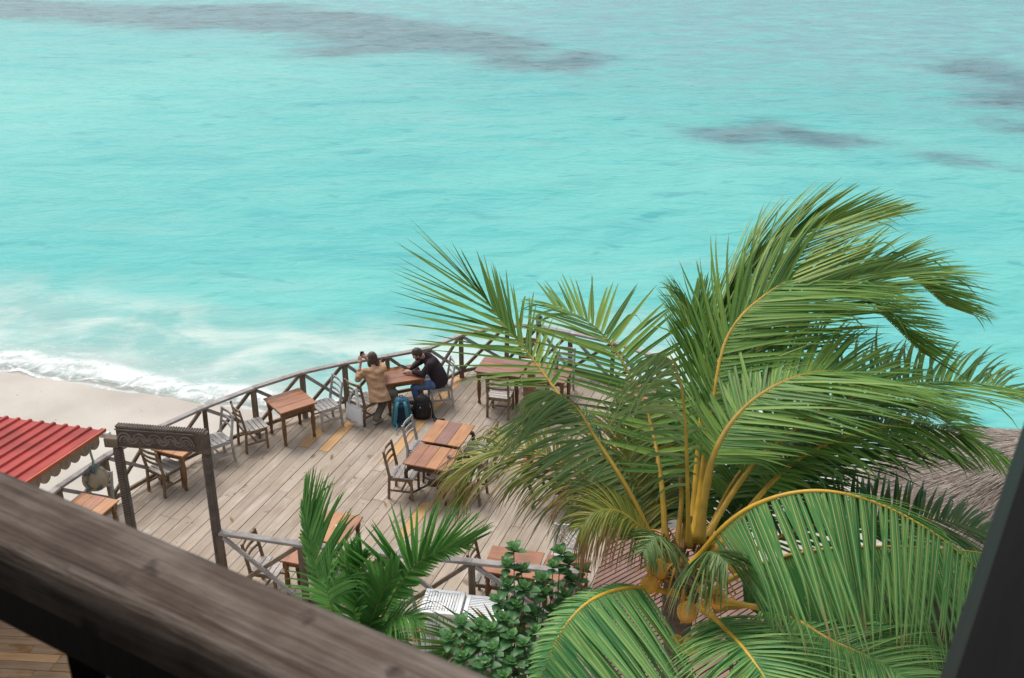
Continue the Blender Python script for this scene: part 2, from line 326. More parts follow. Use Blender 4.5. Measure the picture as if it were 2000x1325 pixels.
def mth(op, a, b_=None, c=None):
    n = N(nt, 'ShaderNodeMath', operation=op)
    for i, q in enumerate((a, b_, c)):
        if q is None: continue
        if isinstance(q, (int, float)): n.inputs[i].default_value = q
        else: L(q, n.inputs[i])
    return n.outputs[0]
def mixc(f, a, b_):
    n = N(nt, 'ShaderNodeMix', data_type='RGBA')
    if isinstance(f, float): n.inputs['Factor'].default_value = f
    else: L(f, n.inputs['Factor'])
    for k, q in (('A', a), ('B', b_)):
        if isinstance(q, tuple): n.inputs[k].default_value = (*q, 1)
        else: L(q, n.inputs[k])
    return n.outputs['Result']
def rng(v, a, b_, c=0.0, d=1.0, smooth=True):
    n = N(nt, 'ShaderNodeMapRange', interpolation_type='SMOOTHSTEP' if smooth else 'LINEAR'); n.inputs['From Min'].default_value = a; n.inputs['From Max'].default_value = b_; n.inputs['To Min'].default_value = c; n.inputs['To Max'].default_value = d
    L(v, n.inputs['Value']); return n.outputs[0]
sh = N(nt, 'ShaderNodeAttribute', attribute_name='shore').outputs['Fac']
rf = N(nt, 'ShaderNodeAttribute', attribute_name='reef').outputs['Fac']
big = nz((.035,.06,1), 3).outputs[0]; streak = nz((.13,.30,1), 4, .55, .6).outputs[0]; fine = nz((.5,.95,1), 3, .5, .5).outputs[0]
turq = mixc(rng(big, .38, .62), (.088,.405,.385), (.128,.45,.415))
turq = mixc(mth('MULTIPLY', rng(streak, .53, .70), .5), turq, (.05,.335,.345))
turq = mixc(mth('MULTIPLY', rng(fine, .60, .72), .6), turq, (.042,.29,.305))  # short teal streaks: the shade of wave faces put into the water colour
turq = mixc(mth('MULTIPLY', rng(streak, .30, .44, 1.0, 0.0), .35), turq, (.19,.425,.41))
# greyer water far out
sep = N(nt, 'ShaderNodeSeparateXYZ'); L(tc.outputs['Object'], sep.inputs[0])
far = mth('MULTIPLY', rng(mth('ADD', sep.outputs[1], mth('MULTIPLY', sep.outputs[0], .55)), 46, 84), rng(fine, .3, .6, .25, .85))
turq = mixc(mth('MULTIPLY', far, .8), turq, (.13,.265,.315))
# reef and sea-grass beds
edge = mth('ADD', rf, mth('MULTIPLY', mth('SUBTRACT', nz((.16,.26,1), 7, .68).outputs[0], .5), 11))
reefm = mth('MULTIPLY', rng(edge, -2.0, 2.2), .88)
reefc = mixc(rng(fine, .35, .65), (.06,.14,.17), (.10,.20,.23))
reefc = mixc(mth('MULTIPLY', rng(nz((.55,1.1,1), 3).outputs[0], .56, .68), .75), reefc, (.035,.065,.08))
reefc = mixc(mth('MULTIPLY', rng(streak, .55, .66), .5), reefc, (.095,.235,.26))
col = mixc(reefm, turq, reefc)
# milky stirred-up water towards the shore
cl = nz((.20,.34,1), 5, .6, .8).outputs[0]
milk = rng(mth('ADD', sh, mth('MULTIPLY', mth('SUBTRACT', cl, .5), 11)), 1.0, 7.5, 1.0, 0.0)
col = mixc(mth('MULTIPLY', milk, .85), col, (.25,.42,.395))
milk2 = rng(mth('ADD', sh, mth('MULTIPLY', mth('SUBTRACT', cl, .5), 5)), .0, 2.6, 1.0, 0.0)
col = mixc(mth('MULTIPLY', milk2, .8), col, (.45,.485,.45))
puff = mth('MULTIPLY', rng(nz((.30,.38,1), 6, .58, .5).outputs[0], .40, .64), rng(sh, 2.8, 6.6, 1.0, 0.0))
puff = mth('MULTIPLY', puff, rng(sh, .8, 2.2))
col = mixc(mth('MULTIPLY', puff, .75), col, (.56,.63,.575))
# foam: the breaker, lace behind it and the thin lip on the sand
lace = nz((1.6,2.4,1), 6, .7, 1.5).outputs[0]
f1 = mth('MULTIPLY', rng(mth('ABSOLUTE', mth('SUBTRACT', mth('ADD', sh, mth('MULTIPLY', mth('SUBTRACT', lace, .5), 1.0)), .62)), .12, .55, 1.0, 0.0), rng(lace, .36, .5))
f2 = mth('MULTIPLY', rng(lace, .53, .62), rng(sh, .2, 2.8, .45, 0.0))
f3 = rng(mth('ABSOLUTE', mth('ADD', sh, mth('MULTIPLY', mth('SUBTRACT', nz((.5,.5,1), 4).outputs[0], .5), .7))), .03, .12, .75, 0.0)
foam = mth('MINIMUM', mth('ADD', mth('ADD', mth('MULTIPLY', f1, .8), f2), f3), 1.0)
col = mixc(foam, col, (.72,.74,.73))
L(col, b.inputs['Base Color']); L(rng(foam, 0, 1, .22, .8), b.inputs['Roughness']); b.inputs['Specular IOR Level'].default_value = .13; b.inputs['IOR'].default_value = 1.33
h = mth('ADD', mth('MULTIPLY', nz((.55,1.1,1), 3, .5, .4).outputs[0], .8), mth('MULTIPLY', nz((2.0,3.2,1), 3, .5).outputs[0], .16))
bp = N(nt, 'ShaderNodeBump'); bp.inputs['Strength'].default_value = .6; bp.inputs['Distance'].default_value = .3; L(h, bp.inputs['Height']); L(bp.outputs[0], b.inputs['Normal'])
# the thin swash lets the sand through
al = rng(mth('ADD', sh, mth('MULTIPLY', mth('SUBTRACT', lace, .5), .9)), -.35, .55); al = mth('MAXIMUM', al, foam)
L(al, b.inputs['Alpha'])
sea = mb.build('sea', m, smooth=True); tag(sea, kind='structure')
a_ = sea.data.attributes.new('shore', 'FLOAT', 'POINT'); a_.data.foreach_set('value', shv)
a_ = sea.data.attributes.new('reef', 'FLOAT', 'POINT'); a_.data.foreach_set('value', rfv)

# ------------------------------------------------------------------ the deck and its planks
def clip(poly, n, c, keep_less=True):
    out = []; s = 1 if keep_less else -1
    for i in range(len(poly)):
        a, b_ = poly[i], poly[(i+1) % len(poly)]; da = s*(a[0]*n[0]+a[1]*n[1]-c); db = s*(b_[0]*n[0]+b_[1]*n[1]-c)
        if da <= 0: out.append(a)
        if (da < 0 < db) or (db < 0 < da):
            t = da/(da-db); out.append((a[0]+(b_[0]-a[0])*t, a[1]+(b_[1]-a[1])*t))
    return out
def planking(parent, poly, d, w, z, th, mat, gap=.009, piece=(2.4, 4.2), specials=(), smat=None, seed=1, name='plank'):
    rnd = random.Random(seed); d = Vector(d).normalized(); n = (d.y, -d.x)
    ks = [p[0]*n[0]+p[1]*n[1] for p in poly]; k0 = math.floor(min(ks)/w); k1 = math.ceil(max(ks)/w); ang = math.atan2(d.y, d.x)
    sp = {}
    for a, b_ in specials:
        mid = ((a[0]+b_[0])/2, (a[1]+b_[1])/2); k = math.floor((mid[0]*n[0]+mid[1]*n[1])/w)
        sp.setdefault(k, []).append(sorted((a[0]*d.x+a[1]*d.y, b_[0]*d.x+b_[1]*d.y)))
    for k in range(k0, k1):
        row = clip(clip(poly, n, k*w+gap/2, False), n, (k+1)*w-gap/2, True)
        if len(row) < 3: continue
        ss = [p[0]*d.x+p[1]*d.y for p in row]; cuts = [min(ss)-.01]; x = min(ss)+rnd.uniform(.5, piece[1])
        while x < max(ss)-.4: cuts.append(x); x += rnd.uniform(*piece)
        cuts.append(max(ss)+.01); spans = sp.get(k, [])
        if spans:
            cuts = [c for c in cuts if not any(s0-.25 < c < s1+.25 for s0, s1 in spans)]
            for s0, s1 in spans: cuts += [s0, s1]
            cuts = sorted(cuts)
        for c0, c1 in zip(cuts, cuts[1:]):
            pc = clip(clip(row, (d.x, d.y), c0+.003, False), (d.x, d.y), c1-.003, True)
            if len(pc) < 3: continue
            cx = sum(p[0] for p in pc)/len(pc); cy = sum(p[1] for p in pc)/len(pc); cz = z + rnd.uniform(-.003, .003)
            loc = []
            for p in pc:
                q = Vector((p[0]-cx, p[1]-cy)); loc.append((q.dot(d), -q.dot(Vector(n))))
            if len(loc) < 3: continue
            mb = MB(); nn = len(loc); ar = sum(loc[i][0]*loc[(i+1)%nn][1]-loc[(i+1)%nn][0]*loc[i][1] for i in range(nn))
            if abs(ar) < 1e-3: continue
            if ar < 0: loc = loc[::-1]
            mb.add([(x, y, 0) for x, y in loc]+[(x, y, -th) for x, y in loc], [tuple(range(nn)), tuple(range(2*nn-1, nn-1, -1))]+[(i, nn+i, nn+(i+1)%nn, (i+1)%nn) for i in range(nn)])
            isnew = any(abs(c0-s0) < .02 and abs(c1-s1) < .02 for s0, s1 in spans)
            o = mb.build(name, smat if isnew else mat, parent); o.location = (cx, cy, cz); o.rotation_euler = (rnd.uniform(-.004, .004), 0, ang)
RAIL = [(-7.75,13.2),(-7.55,14.2),(-7.23,15.25),(-6.79,16.21),(-6.24,17.1),(-5.58,17.92),(-4.84,18.68),(-4.04,19.32),(-3.27,19.74),(-2.47,20.05),(-1.68,20.4),(-1.05,21.05),(-.12,21.52),(.56,21.47),(1.22,21.15),(2.05,20.7),(2.9,19.95)]
edge_ = []
for i, p in enumerate(RAIL):
    a = Vector(RAIL[max(0, i-1)]); b_ = Vector(RAIL[min(len(RAIL)-1, i+1)]); t = (b_-a).normalized(); edge_.append((p[0]-t.y*.16, p[1]+t.x*.16))
DECK = edge_ + [(2.75,17.6),(2.2,15.6),(1.5,13.4),(.9,11.3),(-8.0,11.3)]
deck = empty('deck', (0,0,0)); tag(deck, kind='structure')
DD = (.335,.942)
planking(deck, DECK, DD, .21, 0, .035, M['plank'], specials=[((-3.74, 18.97), (-3.92, 18.19)), ((-3.12, 19.43), (-3.56, 18.06)), ((-1.16, 21.10), (-1.54, 19.64)), ((-1.66, 19.54), (-2.14, 17.61)), ((-1.47, 16.58), (-1.95, 15.14)), ((-1.31, 16.26), (-1.75, 15.29)), ((2.13, 19.03), (1.80, 18.06))], smat=M['newplank'], seed=4, piece=(3.2,5.6), gap=.011)
for k in range(9):     # joists across the planks
    jn = V(.1564,.9877,0); cc = 12.2+k*1.02; st_ = clip(clip(DECK, (.1564,.9877), cc, False), (.1564,.9877), cc+.08, True)
    if len(st_) < 3: continue
    js = [p[0]*.9877-p[1]*.1564 for p in st_]; j0, j1 = min(js)+.3, max(js)-.3
    mb = MB(); o = mb.box((0,0,0), (j1-j0, .08, .18)).build('joist', M['joist'], deck); o.location = V(.9877,-.1564,0)*(j0+j1)/2 + jn*(cc+.04) + V(0,0,-.13); o.rotation_euler = (0,0,R(-9))
# boards closing the edge of the deck
for a, b_ in zip(edge_, edge_[1:]):
    mb = MB(); L_ = (Vector(b_)-Vector(a)).length; o = mb.box((0,0,0), (L_-.004, .035, .2)).build('edge_board', M['rail'], deck)
    o.location = ((a[0]+b_[0])/2, (a[1]+b_[1])/2, -.105); o.rotation_euler = (0,0,math.atan2(b_[1]-a[1], b_[0]-a[0]))
    # stilts down to the sand
for a in edge_[::2]:
    p = V(a[0]*.94, a[1]-.5, 0); mb = MB(); o = mb.box((0,0,-1.1), (.16,.16,1.9)).build('stilt', M['post'], deck); o.location = p
terr = empty('side_terrace', (0,0,0)); tag(terr, kind='structure')
planking(terr, [(-9.5,10.4),(-4.7,9.6),(-4.9,13.25),(-9.5,14.0)], (1,-.075), .165, .062, .035, M['terrace'], piece=(1.0, 1.9), seed=8, specials=[((-7.6,13.2),(-6.5,13.1)),((-7.4,12.35),(-6.3,12.27))], smat=M['newplank'])
bw = empty('boardwalk', (0,0,0)); tag(bw, kind='structure')
planking(bw, [(1.0,13.2),(1.62,15.35),(3.4,15.6),(3.9,13.6),(3.0,11.6),(1.1,11.9)], (.78,.63), .085, .03, .03, M['boardwalk'], gap=.022, piece=(2.5, 4), seed=5, name='slat')

# ------------------------------------------------------------------ railings
def railing(name, pts, label, post_h=.95, top_from=0, brace=True, rail_ext=.0):
    t = empty(name, (pts[0][0], pts[0][1], 0), 0, label, 'railing'); O = Vector((pts[0][0], pts[0][1], 0))
    for p in pts:
        mb = MB(); o = mb.box((0,0,post_h/2+.002), (.085,.085,post_h), ch=.006).build('post', M['post'], t); o.location = V(p[0], p[1], 0)-O
        o.rotation_euler = (R(random.uniform(-1,1)), R(random.uniform(-1,1)), random.uniform(-.3,.3))
    for a, b_ in zip(pts, pts[1:]):
        a, b_ = V(a[0], a[1], 0)-O, V(b_[0], b_[1], 0)-O; d = (b_-a).normalized(); L_ = (b_-a).length; ang = math.atan2(d.y, d.x)
        z = post_h+.028
        mb = MB(); o = mb.box((0,0,0), (L_+.004, .115, .05), ch=.007).build('top_rail', M['rail'], t); o.location = (a+b_)/2+V(0,0,z+random.uniform(-.002,.002)); o.rotation_euler = (R(random.uniform(-2,2)), 0, ang)
        mb = MB(); o = mb.box((0,0,0), (L_-.09, .05, .07), ch=.005).build('bottom_rail', M['post'], t); o.location = (a+b_)/2+V(0,0,.14); o.rotation_euler = (0, 0, ang)
        for s, off in ((1, .022), (-1, -.022)):
            q = V(-d.y, d.x, 0)*off; p0 = a+d*.05+q; p1 = b_-d*.05+q
            p0.z, p1.z = (.19, post_h-.03) if s > 0 else (post_h-.03, .19)
            MB().bar(p0, p1, .038, .062).build('cross_brace', M['post'] if s > 0 else M['rail'], t)
    return t
railing('deck_railing', RAIL, 'weathered railing with crossed braces curving round the sea edge of the deck')
NEAR = [(-4.26,13.7),(-3.03,13.41),(-1.74,13.18),(-.56,12.99),(.93,12.74)]
railing('deck_railing', NEAR, 'straight grey railing with crossed braces running from the carved gate behind the plants', post_h=1.17)
# ------------------------------------------------------------------ tables
TURN = [(.026,.0),(.034,.02),(.034,.05),(.024,.07),(.028,.10),(.036,.20),(.042,.34),(.040,.44),(.028,.50),(.038,.52),(.038,.54),(.026,.555),(.04,.575),(.04,.59)]
CAB = [(0,0,0),(-.015,0,.03),(-.05,0,.10),(-.045,0,.20),(.0,0,.32),(.05,0,.45),(.055,0,.54),(.03,0,.60)]
def table(name, label, c, size, rz, tops, legs='turned', h=.74, along='x', legmat='leg', edge=.028, round_=False, group=None):
    t = empty(name, (c[0], c[1], 0), R(rz), label, 'table', group); sx, sy = size; n = len(tops)
    for i, m_ in enumerate(tops):
        if along == 'x': w = sy/n; cc = (0, -sy/2+w*(i+.5), h-edge/2); sz = (sx, w-.003, edge)
        else: w = sx/n; cc = (-sx/2+w*(i+.5), 0, h-edge/2); sz = (sy, w-.003, edge)
        mb = MB(); o = mb.box((0,0,0), sz, ch=.005); o = mb.build('top_plank', M[m_], t); o.location = cc
        if along != 'x': o.rotation_euler = (0,0,R(90))
    ix, iy = sx/2-.075, sy/2-.075; ah = .10
    for s in (-1, 1):
        for q, ln in (((0, s*iy), sx-.15), ((s*ix, 0), sy-.15)):
            mb = MB()
            if q[0] == 0: mb.box((q[0], q[1], h-edge-.002-ah/2), (ln-.07, .022, ah))
            else: mb.box((q[0], q[1], h-edge-.002-ah/2), (.022, ln-.07, ah))
            mb.build('apron', M[legmat], t)
    for a in (-1, 1):
        for b_ in (-1, 1):
            mb = MB(); top = h-edge-.003
            if legs == 'turned':
                k = (top-.13)/.59; mb.lathe([(r_, z*k) for r_, z in TURN], (a*ix, b_*iy, 0)); mb.box((a*ix, b_*iy, top-.065), (.075,.075,.13))
            elif legs == 'cab':
                d = V(a, b_, 0).normalized(); k = (top-.1)/.6
                mb.tube([V(a*ix, b_*iy, z*k)+d*(x+.01) for x, _, z in CAB], [.018,.026,.02,.02,.026,.034,.036,.036], 8); mb.box((a*ix, b_*iy, top-.06), (.06,.06,.12))
            else: mb.bar((a*ix, b_*iy, 0), (a*ix, b_*iy, top), .045, .045, w2=.07, h2=.07)
            mb.build('leg', M[legmat], t, smooth=False)
    if legs == 'cab':
        mb = MB(); mb.lathe([(.0,.2),(.11,.2),(.115,.215),(.11,.23),(0,.23)], (0,0,0), 14); mb.build('shelf_disc', M['darkleg'], t)
        for a in (-1, 1):
            for b_ in (-1, 1): MB().bar((a*.08, b_*.08, .205), (a*(ix+.0), b_*(iy+.0), .10), .03, .022).build('stretcher', M[legmat], t)
    return t
P_, O_, U_ = 'redtable', 'orgtable', 'purtable'
table('table', 'small orange plank table half hidden behind the red-roofed kiosk', (-6.74,15.05), (.72,.68), -18, [O_,P_,O_], along='y')
table('table', 'square table with one tucked-in brown chair behind the carved gate', (-5.8,17.08), (.76,.66), 68, [O_,O_,O_], along='x')
table('table', 'empty square brown table between a brown and a grey chair along the curved railing', (-4.16,18.64), (.745,.735), 36.7, [P_,P_,P_], along='x')
table('table', 'orange plank table where the two people sit', (-2.17,19.75), (.80,.68), 19.4, [P_,U_,O_], along='x')
tf = table('table', 'red plank table with curved dark legs and a small grey object on top, mid deck', (-1.35,16.6), (.80,.72), -18.5, [P_,P_,O_,P_], 'cab', along='y', legmat='darkleg')
MB().box((0,-.262,.62), (.50,.012,.10)).build('drawer_front', M['carved'], tf)
table('table', 'plank table with three differently coloured boards, pushed up behind the one with curved dark legs', (-1.13,17.42), (.73,.80), -17.5, [O_,U_,O_], 'cab', along='y', legmat='darkleg')
table('table', 'left of the two joined pinkish tables by the far railing behind the palm frond', (-.20,20.08), (.93,.72), -16.5, [U_,P_,U_])
table('table', 'right of the two joined pinkish tables by the far railing behind the palm frond', (.71,19.81), (.86,.72), -16.5, [U_,U_,P_])
table('table', 'table behind the palm leaflets next to the far right bend of the railing', (2.38,19.1), (.76,.72), -16, [P_,U_,P_], 'taper')
table('table', 'brown table mostly hidden under drooping palm leaflets, right of mid deck', (.78,16.35), (.86,.80), -17, [U_,P_,U_], 'cab', legmat='darkleg')
table('table', 'farther of the two tables behind the young green palm', (-2.78,14.52), (.72,.78), -16, [P_,O_,P_], along='y')
table('table', 'nearer of the two tables behind the young green palm, next to the railing post', (-3.03,13.82), (.72,.5), -16, [P_,P_], along='y', h=.72)
table('table', 'left reddish table of the pair behind the leafy shrub', (.02,13.62), (.80,.66), -14, [P_,P_], h=.74)
table('table', 'right reddish table of the pair behind the leafy shrub', (.78,13.44), (.66,.62), -14, [P_,P_], h=.735)
# small grey stone-like object and condiment on tables
mb = MB(); mb.ell((0,0,0), (.035,.028,.03)); mb.ell((.03,-.03,-.005), (.022,.02,.02)); o = mb.build('ashtray_stone', plain('stone', (.2,.2,.2), .8)); o.location = (-1.08,16.57,.765); tag(o, 'small grey stone lying on the red plank table mid deck', 'stone')
mb = MB(); mb.lathe([(.03,0),(.034,.01),(.03,.06),(.018,.075),(.02,.1),(.0,.105)]); o = mb.build('shaker', M['gutter']); o.location = (-2.68,14.4,.742); tag(o, 'small white shaker on the table behind the young palm', 'shaker')

# ------------------------------------------------------------------ slatted chairs
def chair_proto(fr, seat, slats=5, carved=False, lattice=False, solid=False):
    t = empty('chair'); w = .42; f = M[fr]; s_ = M[seat]
    # origin under the middle of the back, facing +X
    for s in (-1, 1):
        MB().bar((-.03, s*w/2, 0), (0, s*w/2, .46), .038, .042).bar((0, s*w/2, .452), (-.085, s*w/2, .92), .038, .042, w2=.034, h2=.034).build('rear_leg', f, t)
        MB().bar((.385, s*(w/2-.005), 0), (.385, s*(w/2-.005), .425), .038, .038).build('front_leg', f, t)
        MB().box((.19, s*(w/2-.004), .395), (.35,.024,.055)).build('side_rail', f, t)
        MB().box((.185, s*(w/2-.003), .17), (.36,.02,.032)).build('stretcher', f, t)
    MB().box((.385, 0, .395), (.024, w-.05, .055)).build('front_rail', f, t)
    MB().box((.01, 0, .395), (.024, w-.045, .055)).build('back_rail', f, t)
    MB().box((.19, 0, .16), (.03, w-.03, .022)).build('stretcher', f, t)
    n = slats
    if solid: MB().box((.205, 0, .437), (.43, w+.03, .025), ch=.008).build('seat', s_, t)
    else:
        for i in range(n):
            x = .035 + .36*i/(n-1); MB().box((x, 0, .434), (.36/(n-1)-.012, w+.02-(0 if i else .06), .018), ch=.003).build('seat_slat', s_, t)
    def curve(z, hh, dep=.03):
        mb = MB(); k = 6; xs_ = [-(z-.46)*.185-dep*math.cos(math.pi*(i/k-.5)) for i in range(k+1)]
        for i in range(k):
            y0, y1 = -w/2+.016+(w-.032)*i/k, -w/2+.016+(w-.032)*(i+1)/k; mb.bar((xs_[i], y0, z), (xs_[i+1], y1, z), .018, hh)
        return mb
    if lattice:
        curve(.88, .05).build('back_slat', f, t); curve(.52, .04).build('back_slat', f, t); mb = MB()
        for q in range(-4, 5):
            for sg in (-1, 1):
                y0 = q*.09; y1 = y0+sg*.36; z0, z1 = .53, .87
                def cl(y, z):
                    return (-(z-.46)*.185-.018*sg*.3-.02, y, z)
                ta, tb = 0, 1
                lo, hi = -.19, .19
                if y1 != y0:
                    t0, t1 = (lo-y0)/(y1-y0), (hi-y0)/(y1-y0); ta, tb = max(0, min(t0, t1)), min(1, max(t0, t1))
                if tb-ta > .05: mb.bar(cl(y0+(y1-y0)*ta, z0+(z1-z0)*ta), cl(y0+(y1-y0)*tb, z0+(z1-z0)*tb), .012, .012)
        mb.build('lattice', f, t)
    elif carved:
        mb = curve(.93, .10, .035); mb.build('crest_rail', f, t); curve(.56, .045).build('back_slat', f, t)
        mb = MB(); prof = [(-.05,.55),(-.09,.62),(-.05,.70),(-.03,.76),(-.085,.84),(-.07,.90)]
        for (a, z0), (b_, z1) in zip(prof, prof[1:]):
            mb.add([(-(z0-.46)*.185-.04, a, z0), (-(z0-.46)*.185-.04, -a, z0), (-(z1-.46)*.185-.04, -b_, z1), (-(z1-.46)*.185-.04, b_, z1), (-(z0-.46)*.185-.02, a, z0), (-(z0-.46)*.185-.02, -a, z0), (-(z1-.46)*.185-.02, -b_, z1), (-(z1-.46)*.185-.02, b_, z1)],
                   [(0,1,2,3),(7,6,5,4),(0,3,7,4),(1,5,6,2)])
        mb.build('splat', f, t)
    else:
        for z, hh in ((.885,.05),(.77,.042),(.66,.042)): curve(z, hh).build('back_slat', s_ if fr == 'gchair' else f, t)
    return t
protos = {'grey': chair_proto('gchair', 'gchair'), 'brown': chair_proto('bchair', 'wseat'), 'pale': chair_proto('bchair', 'gchair', solid=True),
          'carved': chair_proto('redtable', 'redtable', carved=True, solid=True), 'lattice': chair_proto('white', 'white', lattice=True, solid=True), 'mixed': chair_proto('gchair', 'wseat', 5)}
used = set()
def chair(kind, x, y, face, label, group='wooden chairs on the deck'):
    p = protos[kind]
    if kind not in used: used.add(kind); o = p
    else: o = copy_tree(p)
    o.location = (x, y, .003); o.rotation_euler = (0, 0, R(face)); tag(o, label, 'chair', group); return o
chair('grey', -5.21,17.85, -140, 'grey slatted chair right of the carved gate post, facing the gate')
chair('brown', -4.98,18.13, 33, 'brown framed chair facing the empty square table by the railing')
chair('grey', -3.41,19.17, -146, 'grey slatted chair with tall back right of the empty square table')
chair('brown', -2.98,19.10, 50, 'brown chair the person in the tan jacket sits on')
chair('mixed', -1.25,19.95, -166, 'greyish chair the person in the dark jacket sits on')
chair('brown', -2.05,16.64, -12, 'brown chair at the left of the red table with curved dark legs')
chair('grey', -1.79,17.52, -18, 'pale grey chair in front of the backpacks at the left of the three-coloured table')
chair('pale', -.40,17.36, 160, 'chair with solid pale seat at the right of the three-coloured table')
chair('brown', -.52,16.42, 163, 'slatted chair half covered by yellowing palm leaflets, right of the red table')
chair('brown', -6.14,16.60, 56, 'brown chair tucked under the table behind the carved gate')
chair('grey', -6.80,15.80, -104, 'grey chair behind the hanging buoy at the kiosk table')
chair('brown', -.27,19.3, 76, 'brown chair with its back to the viewer at the left pinkish table')
chair('brown', .46,19.08, 74, 'brown chair, its back to us, at the right pinkish table behind the frond')
chair('carved', .36,20.78, -104, 'reddish carved chair with shaped splat behind the pinkish tables')
chair('grey', 1.05,20.52, -108, 'grey chair behind the right pinkish table near the railing')
chair('brown', -3.86,13.98, -14, 'light brown chair seen through the near railing beside the carved gate post')
chair('mixed', -1.42,12.68, -14, 'pale slatted chair with brown posts left of the white slatted table')
chair('brown', -.52,13.72, -14, 'chair at the left end of the reddish tables behind the shrub')
chair('lattice', .86,14.22, -100, 'pale chair with diamond lattice back behind the reddish tables')

# white slatted garden tables in the foreground
def slat_table(c, sx, sy, rz, label, along='y', h=.80, n=11, sides=True):
    t = empty('slatted_table', (c[0], c[1], 0), R(rz), label, 'table', 'white slatted tables'); w = M['white']
    for s in (-1, 1):
        MB().box((s*(sx/2-.03), 0, h-.02), (.06, sy, .04), ch=.004).build('top_frame', w, t); MB().box((0, s*(sy/2-.03), h-.0215), (sx-.122, .06, .04), ch=.004).build('top_frame', w, t)
        for q in (-1, 1): MB().box((s*(sx/2-.03), q*(sy/2-.03), (h-.045)/2), (.055,.055,h-.046)).build('leg', w, t)
    ln, wd = (sy-.124, sx-.124) if along == 'y' else (sx-.124, sy-.124)
    for i in range(n):
        u = -wd/2 + wd*(i+.5)/n; mb = MB()
        mb.box((u, 0, h-.018) if along == 'y' else (0, u, h-.018), (wd/n-.012, ln, .02) if along == 'y' else (ln, wd/n-.012, .02)); mb.build('slat', w, t)
    if sides:
        for i in range(n-3):
            u = -(sx-.14)/2 + (sx-.14)*(i+.5)/(n-3); MB().box((u, -sy/2+.03, h*.48), ((sx-.14)/(n-3)-.014, .016, h-.2)).build('side_slat', w, t)
    return t
slat_table((-.96,12.62), .56, .52, -8, 'white slatted square table left of the leafy shrub')
slat_table((-.38,12.48), .56, .52, -8, 'white slatted table with lengthwise slats half hidden by the leafy shrub', along='x')

# ------------------------------------------------------------------ carved gate
M['carve_hi'] = wood('highlit_carving', [(.10,.078,.064), (.17,.138,.118), (.24,.2,.178)], (14,14,14), .8, .3, .05)  # paler wood for raised carving: its highlight is put into the colour
g = empty('carved_gate', (-4.97,13.82,0), math.atan2(-.18,1.31), 'free-standing dark gate frame with carved scroll lintel and twisted posts', 'gate')
GW = 1.32
for s in (-1, 1):
    mb = MB(); mb.box((s*GW/2, 0, 1.26), (.10,.10,2.52), ch=.006); po = mb.build('post', M['carved'], g)
    mb = MB(); n = 62
    for i in range(n):     # rope-like chip carving down both visible faces
        z = .03 + 2.45*i/n; st = .022
        for fx, ax in ((0, 1), (1, 0)):
            if s < 0:
                a, b_ = (-.045, z), (.045, z+.035)
                segs = [(a, b_)]
            else:
                segs = [((-.045, z), (0, z+.03)), ((0, z+.03), (.045, z))]
            for (u0, z0), (u1, z1) in segs:
                if ax: mb.bar((s*GW/2+u0, -.053, z0), (s*GW/2+u1, -.053, z1), .014, .016, up=(0,1,0))
                else:
                    for sg in (-1, 1): mb.bar((s*GW/2+sg*.053, u0, z0), (s*GW/2+sg*.053, u1, z1), .014, .016, up=(1,0,0))
    mb.build('rope_carving', M['carve_hi'], po)
mb = MB(); mb.box((0.035, 0, 2.70), (GW-.0, .085, .31), ch=.008); li = mb.build('lintel', M['carved'], g)
mb = MB(); mb.box((-GW/2-.06, .0, 2.605), (.2,.13,.15), ch=.01).build('beam_end', M['post'], g)
mb = MB(); mb.box((GW/2-.02, -.012, 2.70), (.17,.105,.335), ch=.008).build('corner_block', M['carved'], g)
mb = MB()
for i in range(34): # beaded top edge
    x = -GW/2+.04 + (GW-.0)*i/34; mb.bar((x, -.03, 2.875), (x+.022, -.03, 2.885), .05, .03); mb.bar((x, .03, 2.872), (x+.022, .03, 2.88), .05, .03)
mb.build('beaded_edge', M['carve_hi'], li)
mb = MB(); y = -.05
mb.bar((-GW/2+.02, y, 2.835), (GW/2-.13, y, 2.835), .014, .014); mb.bar((-GW/2+.02, y, 2.56), (GW/2-.13, y, 2.56), .014, .014)
k = 5; step = (GW-.18)/k
for i in range(k):
    x0 = -GW/2+.04+step*(i+.5)
    for r_ in (.112, .074):
        mb.tube([(x0+r_*math.cos(R(a)), y, 2.645+r_*1.25*math.sin(R(a))) for a in range(0, 181, 15)], .015, 5)
    mb.tube([(x0+(.04-.004*q)*math.cos(R(50*q)), y-.004, 2.665+(.04-.004*q)*math.sin(R(50*q))) for q in range(9)], .01, 5)
    xm = x0+step/2
    if i < k-1:
        for r_ in (.092, .052):
            mb.tube([(xm+r_*math.cos(R(a)), y, 2.74-r_*1.25*math.sin(R(a))) for a in range(0, 181, 15)], .015, 5)
mb.build('scroll_carving', M['carve_hi'], li)

